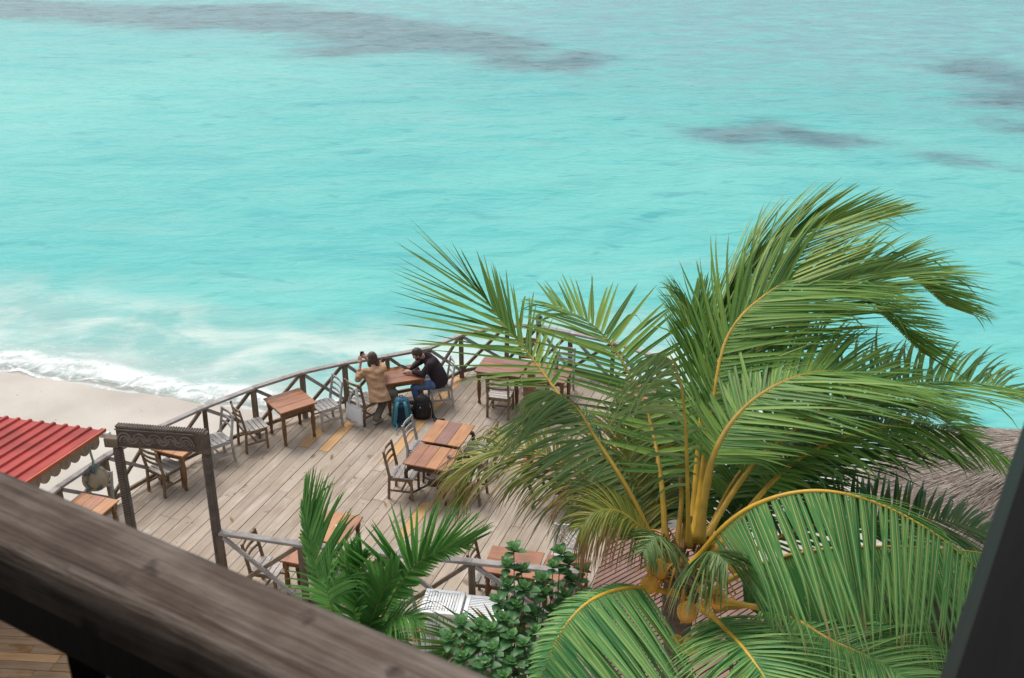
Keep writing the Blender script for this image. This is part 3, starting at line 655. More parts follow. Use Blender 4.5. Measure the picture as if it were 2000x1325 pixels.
# ------------------------------------------------------------------ red-roofed kiosk
E_ = V(.971,-.239,0); S_ = V(-.239,-.971,0).normalized(); RISE = .112; B0 = V(-6.12,14.76,2.30); SL = (S_ + V(0,0,RISE)); NR = E_.cross(SL).normalized()
if NR.z < 0: NR = -NR
kx = empty('beach_kiosk', (-7.9,13.4,0), 0, 'kiosk with red ribbed metal roof and scalloped wooden trim', 'kiosk'); KO = V(-7.9,13.4,0)
PITCH = .205; RUN = 3.15
prof = [(0,0),(.13,0),(.148,.032),(.187,.032),(.205,0)]
for i in range(20):
    mb = MB(); base = B0 - E_*(PITCH*(i+1)) - KO; vs = []
    for v_ in (0, RUN):
        for (u, hh) in prof: vs.append(base + E_*u + SL*v_ + NR*hh)
    for v_ in (0, RUN):
        for (u, hh) in prof: vs.append(base + E_*u + SL*v_ + NR*(hh-.006))
    n = len(prof); fs = [(q, q+1, n+q+1, n+q) for q in range(n-1)] + [(2*n+q+1, 2*n+q, 3*n+q, 3*n+q+1) for q in range(n-1)] + [(q+1, q, 2*n+q, 2*n+q+1) for q in range(n-1)]
    mb.add(vs, fs); mb.build('roof_panel', M['redmetal'], kx)
# verge: orange-red trim strip and scalloped board under it
a = B0 + NR*.0 - KO; MB().bar(a+E_*.012+NR*.012, a+E_*.012+SL*RUN+NR*.012, .03, .05, up=NR).build('verge_trim', M['redtrim'], kx)
for i in range(13):
    v0 = .12+.235*i; pts = []
    for q in range(9):
        u = q/8; pts.append((v0+.225*u, -.05-.10-.075*math.sin(math.pi*u)**.6))
    top = [(v0, -.03), (v0+.225, -.03)]; ring = [top[0]]+pts+[top[1]]; mb = MB(); vs = []
    for off in (-.012, .012):
        for v_, zz in ring: vs.append(a - E_*(.045+off) + SL*v_ + V(0,0,zz))
    n = len(ring); mb.add(vs, [tuple(range(n)), tuple(range(2*n-1, n-1, -1))]+[(q, (q+1)%n, n+(q+1)%n, n+q) for q in range(n)]); mb.build('scallop', M['fascia'], kx)
mb = MB(); ga = a + V(0,0,-.085) - SL*.02
mb.tube([ga+E_*.05+V(0,0,-.0), ga-E_*4.2], .055, 10); mb.build('gutter', M['gutter'], kx)
for e_, s_ in ((1.9,.3),(3.7,.3),(1.2,2.9),(3.7,2.9)):
    p = B0 - E_*e_ + SL*s_ - KO; MB().box((p.x, p.y, (p.z-.03)/2), (.1,.1,p.z-.03)).build('roof_post', M['post'], kx)
for s_ in (.3, 2.9):
    p = B0 - E_*.1 + SL*s_ - KO; q = B0 - E_*3.9 + SL*s_ - KO; MB().bar(p-V(0,0,.06), q-V(0,0,.06), .06, .08).build('rafter', M['post'], kx)

# hanging buoy
m, nt, b = newmat('old_buoy'); L = nt.links.new
tc = N(nt, 'ShaderNodeTexCoord'); n1 = N(nt, 'ShaderNodeTexNoise'); n1.inputs['Scale'].default_value = 5.5; n1.inputs['Detail'].default_value = 3; L(tc.outputs['Object'], n1.inputs['Vector'])
cr = ramp(nt, [(.0, (.02,.07,.13)), (.40, (.035,.10,.16)), (.43, (.26,.17,.05)), (.49, (.30,.235,.15)), (.62, (.33,.27,.19)), (.7, (.24,.2,.14))]); L(n1.outputs[0], cr.inputs[0]); L(cr.outputs[0], b.inputs['Base Color']); b.inputs['Roughness'].default_value = .6
bu = empty('hanging_buoy', (-6.2,14.32,1.73), 0, 'round tan and blue fishing buoy hanging from the red roof', 'buoy')
mb = MB(); mb.ell((0,0,0), (.195,.195,.19), n=24); mb.build('ball', m, bu, smooth=True)
mb = MB()
for k in range(3): mb.tube([(.197*math.cos(R(a_))*math.cos(k*1.05), .197*math.cos(R(a_))*math.sin(k*1.05), .192*math.sin(R(a_))) for a_ in range(0, 361, 15)], .004, 4)
mb.build('net_cord', M['rope'], bu)
mb = MB(); mb.tube([(0,0,.19),(.01,.0,.3),(-.005,0,.45),(.0,.0,.575)], [.03,.016,.018,.012], 7)
for k in range(9): mb.tube([(0,0,.2),(.05*math.cos(k*.7),.05*math.sin(k*.7),.2+.01*(k%3)),(.09*math.cos(k*.7),.09*math.sin(k*.7),.17)], .008, 4)
mb.build('rope', M['rope'], bu)

# red-brown post, lanterns
pst = empty('square_post', (.34,17.55,0), R(-15), 'red-brown square post standing mid deck behind palm leaflets', 'post')
MB().box((0,0,.93), (.115,.115,1.86), ch=.006).build('shaft', M['redpost'], pst); MB().box((0,0,.04), (.3,.3,.08), ch=.01).build('foot', M['redpost'], pst); MB().box((0,0,1.875), (.14,.14,.03), ch=.008).build('cap', M['redpost'], pst)
def lantern(loc, label):
    t = empty('lantern', loc, .3, label, 'lantern', 'lanterns at the far railing')
    MB().lathe([(.06,0),(.06,.015),(.03,.03)], n=8).build('base', M['metal'], t)
    MB().lathe([(.048,.03),(.058,.17)], n=6).build('glass', M['glassy'], t)
    for k in range(6):
        a_ = R(60*k); MB().bar((.05*math.cos(a_), .05*math.sin(a_), .03), (.062*math.cos(a_), .062*math.sin(a_), .17), .008, .008).build('frame_bar', M['metal'], t)
    MB().lathe([(.085,.17),(.08,.185),(.05,.22),(.035,.25),(.012,.262),(.014,.285),(0,.295)], n=10).build('roof', M['metal'], t)
lantern((.56,21.47,1.005), 'dark metal lantern standing on the far railing post')
lantern((.86,19.98,.742), 'metal lantern standing on the right pinkish table')
# ------------------------------------------------------------------ people
skin = plain('skin', (.46,.27,.19), .5, .4, .06, 6); hair_m = plain('brown_hair', (.05,.03,.019), .5, .4, .35, 40); hair_w = plain('dark_brown_hair', (.06,.036,.024), .45, .4, .35, 40)
tan_m = plain('tan_jacket_cloth', (.43,.26,.155), .85, .15, .12, 14, bump=.5); dark_m = plain('dark_plum_fleece', (.033,.021,.026), .85, .2, .2, 30, bump=.3); jean_m = plain('denim', (.11,.17,.31), .85, .15, .2, 22, bump=.3)
phone_m = plain('phone_glass', (.02,.02,.025), .15, .5, 0); shoe_m = plain('shoe', (.16,.12,.10), .7, .3)
m, nt, b = newmat('striped_trousers'); L = nt.links.new
tc = N(nt, 'ShaderNodeTexCoord'); wv = N(nt, 'ShaderNodeTexWave'); wv.inputs['Scale'].default_value = 16; wv.inputs['Distortion'].default_value = 3; L(tc.outputs['Object'], wv.inputs['Vector'])
cr = ramp(nt, [(.4, (.03,.025,.02)), (.55, (.3,.26,.2))]); L(wv.outputs[0], cr.inputs[0]); L(cr.outputs[0], b.inputs['Base Color']); b.inputs['Roughness'].default_value = .9; stripe = m
def caps(name, cs, mat, parent, vox, sm=4, ells=(), loft=(), lat=V(1,0,0), fwd=V(0,1,0)):
    mb = MB()
    if loft:      # rings (centre, half width, half depth) from hem to collar
        n = 20; vs = []
        for c, a_, b_ in loft: vs += [Vector(c)+lat*a_*math.cos(2*math.pi*k/n)+fwd*b_*math.sin(2*math.pi*k/n) for k in range(n)]
        m_ = len(loft); mb.add(vs, [(i*n+k, i*n+(k+1)%n, (i+1)*n+(k+1)%n, (i+1)*n+k) for i in range(m_-1) for k in range(n)]+[tuple(range(n-1,-1,-1)), tuple((m_-1)*n+k for k in range(n))])
    for p0, p1, r0, r1 in cs: mb.cap(p0, p1, r0, r1)
    for e in ells: mb.ell(*e)
    return remesh(mb.build(name, mat, parent), vox, sm)
def hand(cs, w, d, up, curl=.5, thumb=1):
    """fingers and palm appended to the capsule list; w wrist, d pointing direction, up back of hand"""
    d = d.normalized(); s = d.cross(up).normalized()*thumb; u = up.normalized(); pc = w + d*.045
    cs.append((w, pc, .026, .032)); cs.append((pc-s*.02, pc+s*.02, .022, .022))
    for k, (o_, ln) in enumerate(((-.033,.055),(-.012,.07),(.010,.075),(.031,.068))):
        a = w + d*.085 + s*o_; dd = (d - u*curl*.4).normalized(); b_ = a + dd*ln*.5; d2 = (d - u*curl*1.6).normalized(); c = b_ + d2*ln*.5
        cs.append((w+d*.05+s*o_*.8, a, .011, .010)); cs.append((a, b_, .0098, .009)); cs.append((b_, c, .009, .008))
    a = w + d*.03 + s*.03; b_ = a + (d*.6+s*.9-u*.2).normalized()*.04; cs.append((a, b_, .013, .011)); cs.append((b_, b_+(d+s*.2-u*.3).normalized()*.032, .0105, .009))
def face(pr, H, f, up, hm, long_hair, beard):
    """hair and facial features; f facing direction"""
    s = f.cross(up).normalized(); Mx = Matrix((s, f, up)).transposed()
    mb = MB()
    for q in (-1, 1): mb.ell(H+f*.088+s*q*.033+up*.012, (.013,.008,.008), Mx, 8)
    mb.build('eyes', plain('eye', (.04,.03,.025), .3, .5, 0), pr, smooth=True)
    mb = MB(); mb.ell(H+f*.093-up*.052, (.024,.01,.007), Mx, 8); mb.build('mouth', plain('lips', (.36,.14,.11), .5, .4, 0), pr, smooth=True)
    mb = MB(); mb.ell(H-f*.012+up*.028, (.096,.11,.112), Mx)
    if long_hair:
        mb.ell(H-f*.04-up*.03, (.102,.09,.13), Mx); mb.ell(H-f*.045-up*.10+s*.01, (.10,.07,.09), Mx); mb.ell(H-f*.02-up*.08+s*.075, (.045,.06,.10), Mx); mb.ell(H-f*.02-up*.08-s*.07, (.04,.06,.09), Mx)
        mb.cap(H-f*.03-up*.05+s*.06, H-f*.0-up*.12+s*.15, .04, .012); mb.cap(H-f*.03-up*.02+s*.07, H-f*.01-up*.07+s*.17, .03, .008)
    # leave the face free
    o = mb.build('hair', hm, pr); remesh(o, .009, 2)
    for v_ in o.data.vertices:
        q = v_.co - H; fx, uz = q.dot(f), q.dot(up)
        if fx > .035 and uz < .055: v_.co -= f*(fx-.03)
        else:
            v_.co += (q.normalized())*.006*noise.noise(v_.co*60)
    if beard:
        mb = MB(); mb.ell(H+f*.045-up*.07, (.066,.056,.045), Mx); mb.ell(H+f*.012-up*.045+s*.074, (.014,.03,.05), Mx); mb.ell(H+f*.012-up*.045-s*.074, (.014,.03,.05), Mx); o = mb.build('beard', hm, pr); remesh(o, .008, 2)
# --- the person in the dark jacket, bent over a phone, facing left
man = empty('person', (-1.48,19.8,0), 0, 'bearded person in dark jacket and jeans looking down at a phone at the table', 'person'); PO = V(-1.48,19.8,0)
def q(*a): return V(*a) - PO
H = q(*(-1.85, 19.82, 1.13)); fdir = V(-.80,-.12,-.52).normalized(); up = (V(0,0,1)-fdir*fdir.z).normalized(); sx = fdir.cross(up)
pel = q(-1.44,19.80,.55); chest = q(-1.58,19.88,.86); neck = q(-1.68,19.92,1.03)
shn, shf = q(-1.60,19.69,.96), q(-1.66,20.07,.97); eln, elf = q(-1.74,19.60,.80), q(-1.84,20.10,.82); hn, hf = q(-1.98,19.70,.80), q(-2.02,19.84,.81)
kn, kf = q(-1.92,19.62,.50), q(-1.90,19.90,.50); fn, ff = q(-1.86,19.62,.07), q(-1.88,19.9,.07)
cs = [(pel, chest, .13, .14), (chest, neck, .12, .06), (neck, H-up*.04, .056, .054), (shn, eln, .05, .042), (eln, hn, .04, .028), (shf, elf, .05, .042), (elf, hf, .04, .028),
      (chest+V(0,0,.06), shn, .07, .055), (chest+V(0,0,.06), shf, .07, .055), (pel, kn, .085, .062), (pel, kf, .085, .062), (kn, fn, .058, .04), (kf, ff, .058, .04), (fn, fn+V(-.16,0,-.03), .04, .03), (ff, ff+V(-.16,0,-.03), .04, .03),
      (H+fdir*.085-up*.005, H+fdir*.108-up*.025, .010, .014), (H+fdir*.06-up*.08, H+fdir*.05-up*.085, .035, .03), (H+sx*.082-up*.01, H+sx*.086-up*.035, .018, .012), (H-sx*.082-up*.01, H-sx*.086-up*.035, .018, .012)]
hand(cs, hn, V(-.9,.25,.12), V(-.2,-.5,.8), .8, -1); hand(cs, hf, V(-.9,-.3,.15), V(-.2,.4,.9), .8, 1)
Mx = Matrix((sx, fdir, up)).transposed()
caps('body', cs, skin, man, .008, 3, [(H+up*.012, (.082,.098,.112), Mx)])
face(man, H, fdir, up, hair_m, False, True)
cs = [(chest+V(.02,0,.07), shn, .12, .085), (chest+V(.02,0,.07), shf, .12, .085), (shn, eln, .082, .068), (eln, hn+V(.035,0,0), .065, .042), (shf, elf, .082, .068), (elf, hf+V(.035,0,0), .065, .042), (q(-1.62,19.9,.98), q(-1.69,19.92,1.06), .105, .082)]
caps('jacket', cs, dark_m, man, .012, 4, loft=[(q(-1.43,19.80,.47), .20, .165), (q(-1.42,19.80,.56), .205, .17), (q(-1.46,19.82,.68), .195, .16), (q(-1.53,19.86,.82), .20, .155), (q(-1.60,19.89,.94), .19, .13), (q(-1.66,19.92,1.03), .10, .09)], lat=V(.25,.97,0), fwd=V(.93,-.24,.25))
cs = [(pel, pel+V(-.1,-.08,-.02), .155, .12), (pel, pel+V(-.1,.08,-.02), .155, .12), (pel+V(-.1,-.08,-.02), kn, .11, .078), (pel+V(-.1,.08,-.02), kf, .11, .078), (kn, fn+V(0,0,.05), .076, .06), (kf, ff+V(0,0,.05), .076, .06)]
caps('jeans', cs, jean_m, man, .012, 4)
for p in (fn, ff): caps('shoe', [(p+V(.04,0,-.02), p+V(-.16,0,-.035), .05, .042)], shoe_m, man, .012, 2)
mb = MB(); mb.bar(q(-1.545,19.66,.70), q(-1.50,19.655,.585), .006, .006).build('pocket_zip', M['gutter'], man)
ph = MB(); o = ph.box((0,0,0), (.075,.15,.009), ch=.003).build('phone', phone_m); o.location = (-2.105,19.80,.855); o.rotation_euler = (R(25), R(-18), R(75)); tag(o, 'dark phone held above the table by the bearded person', 'phone')
# --- the person in the tan jacket, back to us, taking a photo of the sea
wm = empty('person', (-2.6,19.2,0), 0, 'person in tan jacket seen from behind, holding up a phone towards the sea', 'person'); PO = V(-2.6,19.2,0)
H = q(*(-2.70, 19.56, 1.17)); fdir = V(-.42,.88,-.05).normalized(); up = (V(0,0,1)-fdir*fdir.z).normalized(); sx = fdir.cross(up); Mx = Matrix((sx, fdir, up)).transposed()
neck = q(-2.67,19.44,1.04); chest = q(-2.63,19.36,.84); pel = q(-2.58,19.24,.55)
shl, shr = q(-2.83,19.37,.975), q(-2.49,19.48,.975); ell_, elr = q(*(-2.99, 19.47, 0.76)), q(-2.52,19.72,.93); hl, hr = q(*(-2.94, 19.62, 1.02)), q(*(-2.85, 19.78, 1.05))
kl, kr = q(-2.40,19.58,.5), q(-2.30,19.42,.5); fl, fr_ = q(-2.62,19.06,.06), q(-2.25,19.4,.07)
cs = [(pel, chest, .13, .125), (chest, neck, .11, .052), (neck, H-up*.04, .048, .048), (shl, ell_, .042, .036), (ell_, hl, .035, .024), (shr, elr, .042, .036), (elr, hr, .035, .024), (chest+V(0,0,.06), shl, .06, .048), (chest+V(0,0,.06), shr, .06, .048),
      (pel, kl, .085, .06), (pel, kr, .085, .06), (kl, fl, .055, .036), (kr, fr_, .055, .036), (fl, fl+V(.1,.1,-.02), .036, .028), (fr_, fr_+V(.1,.1,-.03), .036, .028), (H+fdir*.085-up*.005, H+fdir*.105-up*.022, .009, .012), (H+sx*.08-up*.01, H+sx*.084-up*.03, .016, .01), (H-sx*.08-up*.01, H-sx*.084-up*.03, .016, .01)]
hand(cs, hl, V(-.15,.35,.9), V(-.2,-.9,.3), .25, -1); hand(cs, hr, V(-.55,.35,.75), V(.3,-.85,.3), .5, 1)
caps('body', cs, skin, wm, .008, 3, [(H+up*.01, (.078,.094,.108), Mx)])
face(wm, H, fdir, up, hair_w, True, False)
cs = [(chest+V(0,.02,.08), shl, .11, .075), (chest+V(0,.02,.08), shr, .11, .075), (shl, ell_, .074, .066), (ell_, ell_*.45+hl*.55, .062, .05), (shr, elr, .074, .062), (elr, elr*.5+hr*.5, .06, .048)]
caps('jacket', cs, tan_m, wm, .010, 2, loft=[(q(-2.53,19.17,.43), .215, .17), (q(-2.54,19.18,.46), .215, .17), (q(-2.57,19.23,.57), .195, .16), (q(-2.61,19.31,.70), .18, .145), (q(-2.64,19.37,.84), .185, .14), (q(-2.66,19.41,.95), .18, .115), (q(-2.67,19.43,1.0), .12, .095), (q(-2.67,19.44,1.05), .075, .075)], lat=V(.94,.33,0), fwd=V(-.3,.86,-.4))
jk = [o for o in wm.children if o.name.startswith('jacket')][0]
for v_ in jk.data.vertices:      # cloth folds
    c_ = v_.co; v_.co += V(.3,-.9,.1)*(.014*noise.noise((c_.x*5, c_.y*3, c_.z*17)) + .008*math.sin(c_.z*52+c_.x*14))
cs = [(pel+V(0,0,-.01), kl, .14, .085), (pel+V(0,0,-.01), kr, .14, .085), (kl, fl+V(0,0,.06), .08, .07), (kr, fr_+V(0,0,.06), .08, .07)]
caps('trousers', cs, stripe, wm, .012, 4)
for p in (fl, fr_): caps('shoe', [(p+V(-.03,-.03,-.015), p+V(.09,.1,-.025), .042, .036)], M['gchair'], wm, .012, 2)
o = MB().box((0,0,0), (.075,.009,.15), ch=.003).build('phone', phone_m); o.location = (-2.94, 19.82, 1.12); o.rotation_euler = (R(8), R(8), R(32)); tag(o, 'dark phone held upright towards the sea by the person in tan', 'phone')

# dry leaf scraps blown over the planks
rl = random.Random(77); dry_m = plain('dry_leaf', (.30,.20,.10), .9, .1, .3, 20)
for (x, y, _z), lb in (((-2.17, 16.26, 0.00), 'pale dry leaf scrap on the planks in front of the brown chair mid deck'), ((-4.69, 15.80, 0.00), 'dry leaf scrap on the planks right of the carved gate post'), ((-3.31, 17.82, 0.00), 'dry leaf scrap lying below the replaced orange planks')):
    mb = MB(); L1 = .12; mb.add([(-L1,0,.004),(0,-.022,.014),(L1,0,.006),(0,.022,.016)], [(0,1,2),(0,2,3)]); o = mb.build('dry_leaf', dry_m); o.location = (x, y, .006); o.rotation_euler = (0,0,rl.uniform(0,6.28)); tag(o, lb, 'leaf', 'dry leaf scraps on the deck')
# ------------------------------------------------------------------ bags
cloth_w = plain('white_cotton', (.74,.77,.81), .9, .1, .05, 5, bump=.35)
tote = empty('tote_bag', (-3.03,18.97,.07), R(-36), 'white cotton tote bag hanging from the brown chair back', 'bag')
tote.rotation_euler = (R(4), R(5), R(-30))
mb = MB(); nx_, nz_ = 16, 16; vs = []
for side in (-1, 1):
    for j in range(nz_+1):
        z = .41*j/nz_; tz = j/nz_; w = .205*(1-.12*tz) ; bul = .05*(math.sin(math.pi*min(1, .12+tz*.95))**.7)
        for i in range(nx_+1):
            u = -1+2*i/nx_; bb = bul*(1-u*u)**.5 + .004
            vs.append((u*w + .004*noise.noise((u*3, z*9, side)), side*bb + .006*noise.noise((u*4, z*12, 3)), z - .018*(u*u)*(1-tz)*-1 + (.02*u*u if j == nz_ else 0)))
K = (nx_+1)*(nz_+1)
fs = []
for side in (0, 1):
    for j in range(nz_):
        for i in range(nx_):
            a_ = side*K + j*(nx_+1)+i; f_ = (a_, a_+1, a_+nx_+2, a_+nx_+1); fs.append(f_ if side == 0 else f_[::-1])
for i in range(nx_): fs.append((i+1, i, K+i, K+i+1))
for j in range(nz_):
    a_ = j*(nx_+1); fs.append((a_, a_+nx_+1, K+a_+nx_+1, K+a_)); a_ += nx_; fs.append((a_+nx_+1, a_, K+a_, K+a_+nx_+1))
mb.add(vs, fs); mb.build('bag_body', cloth_w, tote, smooth=True)
for side in (-1, 1):
    mb = MB(); mb.tube(catmull([(-.13, side*.03, .40), (-.085, side*.028, .58), (-.03, side*.02+.05, .74), (.03, side*.02+.05, .755), (.085, side*.028, .58), (.12, side*.03, .40)], 24), .017, 8, flat=.22); mb.build('strap', cloth_w, tote, smooth=True)
fc = bpy.data.curves.new('txt', 'FONT'); fc.body = 'INTROAD'; fc.size = .062; fc.align_x = 'CENTER'; fc.extrude = .0006
fo = bpy.data.objects.new('txt', fc); COL.objects.link(fo); dg = bpy.context.evaluated_depsgraph_get(); tm = bpy.data.meshes.new_from_object(fo.evaluated_get(dg)); bpy.data.objects.remove(fo)
tm.materials.clear(); tm.materials.append(plain('grey_print', (.07,.07,.09), .8, .1, 0)); o = bpy.data.objects.new('print', tm); COL.objects.link(o); o.parent = tote; o.location = (-.05,-.0455,.05); o.rotation_euler = (R(90),0,0)

def backpack(name, loc, rz, tilt, label, mats, sc_=1.0, straps_front=True):
    t = empty(name, loc, R(rz), label, 'backpack'); t.rotation_euler = (R(tilt), 0, R(rz)); body, acc, dark = mats
    prof = [(0,.13,.09),(.02,.155,.115),(.12,.17,.13),(.26,.168,.128),(.38,.155,.115),(.46,.135,.098),(.515,.10,.072),(.54,.05,.035),(.545,.005,.004)]
    mb = MB(); n = 24; vs = []
    for z, a_, b_ in prof:
        for k in range(n):
            th = 2*math.pi*k/n; c, s = math.cos(th), math.sin(th); e = .55
            vs.append((a_*sc_*math.copysign(abs(c)**e, c), b_*sc_*math.copysign(abs(s)**e, s)+(.012*noise.noise((th, z*6, 1))), z*sc_+.002))
    m_ = len(prof); mb.add(vs, [(i*n+k, i*n+(k+1)%n, (i+1)*n+(k+1)%n, (i+1)*n+k) for i in range(m_-1) for k in range(n)]+[tuple(range(n-1,-1,-1)), tuple((m_-1)*n+k for k in range(n))])
    mb.build('pack_body', body, t, smooth=True)
    f = -1 if straps_front else 1
    # back panel / front pocket on the side we see
    mb = MB(); mb.box((0, -.128*sc_, .22*sc_), (.17*sc_, .02, .30*sc_), ch=.008); mb.build('panel', dark, t)
    mb = MB(); mb.tube([(-.15*sc_,-.03,.44*sc_),(-.1*sc_,-.095*sc_,.455*sc_),(0,-.115*sc_,.45*sc_),(.1*sc_,-.095*sc_,.455*sc_),(.15*sc_,-.03,.44*sc_)], .008, 6).build('lid_seam', dark, t)
    mb = MB(); mb.tube([(-.04,-.02,.535*sc_),(-.03,-.03,.575*sc_),(.03,-.03,.575*sc_),(.04,-.02,.535*sc_)], .009, 6).build('grab_handle', dark, t)
    for s in (-1, 1):
        mb = MB(); mb.box((s*.172*sc_, 0, .13*sc_), (.03, .15*sc_, .2*sc_), ch=.012).build('side_pocket', acc, t)
        if straps_front: pts = [(s*.06*sc_,-.10*sc_,.47*sc_),(s*.085*sc_,-.165*sc_,.40*sc_),(s*.10*sc_,-.185*sc_,.25*sc_),(s*.125*sc_,-.165*sc_,.10*sc_),(s*.15*sc_,-.12*sc_,.03*sc_)]
        else: pts = [(s*.07*sc_,.06*sc_,.48*sc_),(s*.14*sc_,.13*sc_,.42*sc_),(s*.2*sc_,.12*sc_,.22*sc_),(s*.22*sc_,.05*sc_,.05*sc_),(s*.26*sc_,-.02*sc_,.015)]
        mb = MB(); mb.tube(catmull(pts, 18), .033*sc_, 8, flat=.25); mb.build('shoulder_strap', acc, t, smooth=True)
    return t
blue = plain('blue_nylon', (.022,.10,.165), .6, .35, .3, 18, bump=.3); blue2 = plain('teal_strap', (.045,.17,.21), .65, .3, .15, 18); navy = plain('navy_mesh', (.014,.03,.055), .8, .2, .2, 30)
blk = plain('black_nylon', (.018,.016,.018), .6, .35, .25, 18, bump=.3); blk2 = plain('black_strap', (.024,.022,.022), .7, .3, .2, 18)
bp1 = backpack('backpack', (-2.12,19.03,0), 4, -10, 'blue backpack with shoulder straps towards us standing by the table leg', (blue, blue2, navy), 1.05)
mb = MB(); mb.tube(catmull([(-.10,-.2,.10),(-.09,-.26,.045),(-.12,-.32,.03),(-.10,-.40,.022)], 14), .02, 6, flat=.3); mb.build('loose_strap', blue2, bp1, smooth=True)
bp2 = backpack('backpack', (-1.76,19.30,0), -8, -6, 'black backpack with a loose strap next to the blue one', (blk, blk2, blk), .9, False)
mb = MB(); mb.tube(catmull([(.14,.02,.40),(.20,-.02,.26),(.24,-.05,.10),(.30,-.08,.035),(.38,-.06,.02),(.46,-.04,.018)], 20), .022, 6, flat=.35); mb.tube(catmull([(.24,-.05,.09),(.28,-.16,.03),(.34,-.2,.016),(.36,-.12,.02)], 14), .012, 6, flat=.4); mb.build('loose_strap', blk2, bp2, smooth=True)
mb = MB(); mb.add([(-.012,-.14,.26),(.012,-.14,.26),(0,-.14,.30)], [(0,1,2)]); mb.build('emblem', M['gutter'], bp2)
# ------------------------------------------------------------------ coconut palm
G1, G2, G3 = (.05,.165,.035), (.115,.28,.055), (.25,.42,.09)
M['frond'] = leafmat('palm_leaflet', G1, G2, G3, (.30,.28,.06), (.36,.23,.10))
M['frond_near'] = leafmat('palm_leaflet_broad', (.055,.20,.065), (.10,.285,.085), (.18,.37,.105), (.55,.52,.17), (.36,.22,.11), .13)
M['frond_lit'] = leafmat('lit_palm_leaflet', (.07,.18,.035), (.15,.29,.055), (.31,.43,.09), (.38,.36,.08), (.36,.23,.10))  # paler copy of the leaflet, sunlit yellow put into the colour
M['frond_grey'] = leafmat('palm_leaflet_greyish', (.075,.165,.055), (.135,.24,.08), (.24,.32,.12), (.22,.24,.09), (.40,.29,.17))
M['frond_yel'] = leafmat('palm_leaflet_yellowing', (.07,.13,.025), (.16,.20,.035), (.30,.29,.06), (.45,.38,.09), (.30,.185,.085))
M['young'] = leafmat('young_palm_leaflet', (.05,.17,.035), (.09,.27,.055), (.17,.38,.08), (.09,.24,.06), (.30,.17,.07), .10)
M['dark_frond'] = leafmat('shaded_palm_leaflet', (.04,.125,.032), (.075,.185,.042), (.14,.25,.05), (.09,.14,.04), (.36,.17,.06), .10)  # darker copy of the leaflet, shade put into the colour
M['rachis'] = plain('frond_stalk', (.50,.30,.028), .5, .4, .18, 5)
M['rachis_g'] = plain('green_frond_stalk', (.17,.24,.05), .5, .4, .15, 5)
M['rachis_o'] = plain('ochre_frond_stalk', (.33,.21,.022), .5, .4, .18, 5)
def leaflet(mb, p, d, wd, nrm, L_, w, droop, wind, rnd, segs=7, dry=0.0, kink=None, fold=.35):
    vs, fs, at_ = [], [], []; tint = rnd.random(); st = L_/segs; dv = d.copy()
    for k in range(segs+1):
        u = k/segs; ww = w*1.12*(.5+.5*min(1, u/.16))*(1-u)**.62 if u < 1 else .001
        ww = max(ww, .0012)
        side = (wd - dv*wd.dot(dv)).normalized(); up_ = side.cross(dv).normalized()
        if up_.dot(nrm) < 0: up_ = -up_
        for j, off in ((-1, -1), (0, 0), (1, 1)):
            vs.append(p + side*off*ww*.5 + up_*(fold*ww*.5*abs(off))); at_.append((tint, u, abs(off), dry))
        if k < segs:
            p = p + dv*st; g_ = droop*(.35+1.1*u)
            if kink and u > kink: g_ += 1.6
            dv = (dv + V(0,0,-1)*g_/segs*1.6 + wind*(.4+u)/segs).normalized()
    for k in range(segs):
        for j in (0, 1): a_ = k*3+j; fs.append((a_, a_+1, a_+4, a_+3))
    mb.add(vs, fs); mb.a += at_
NS = 1.3
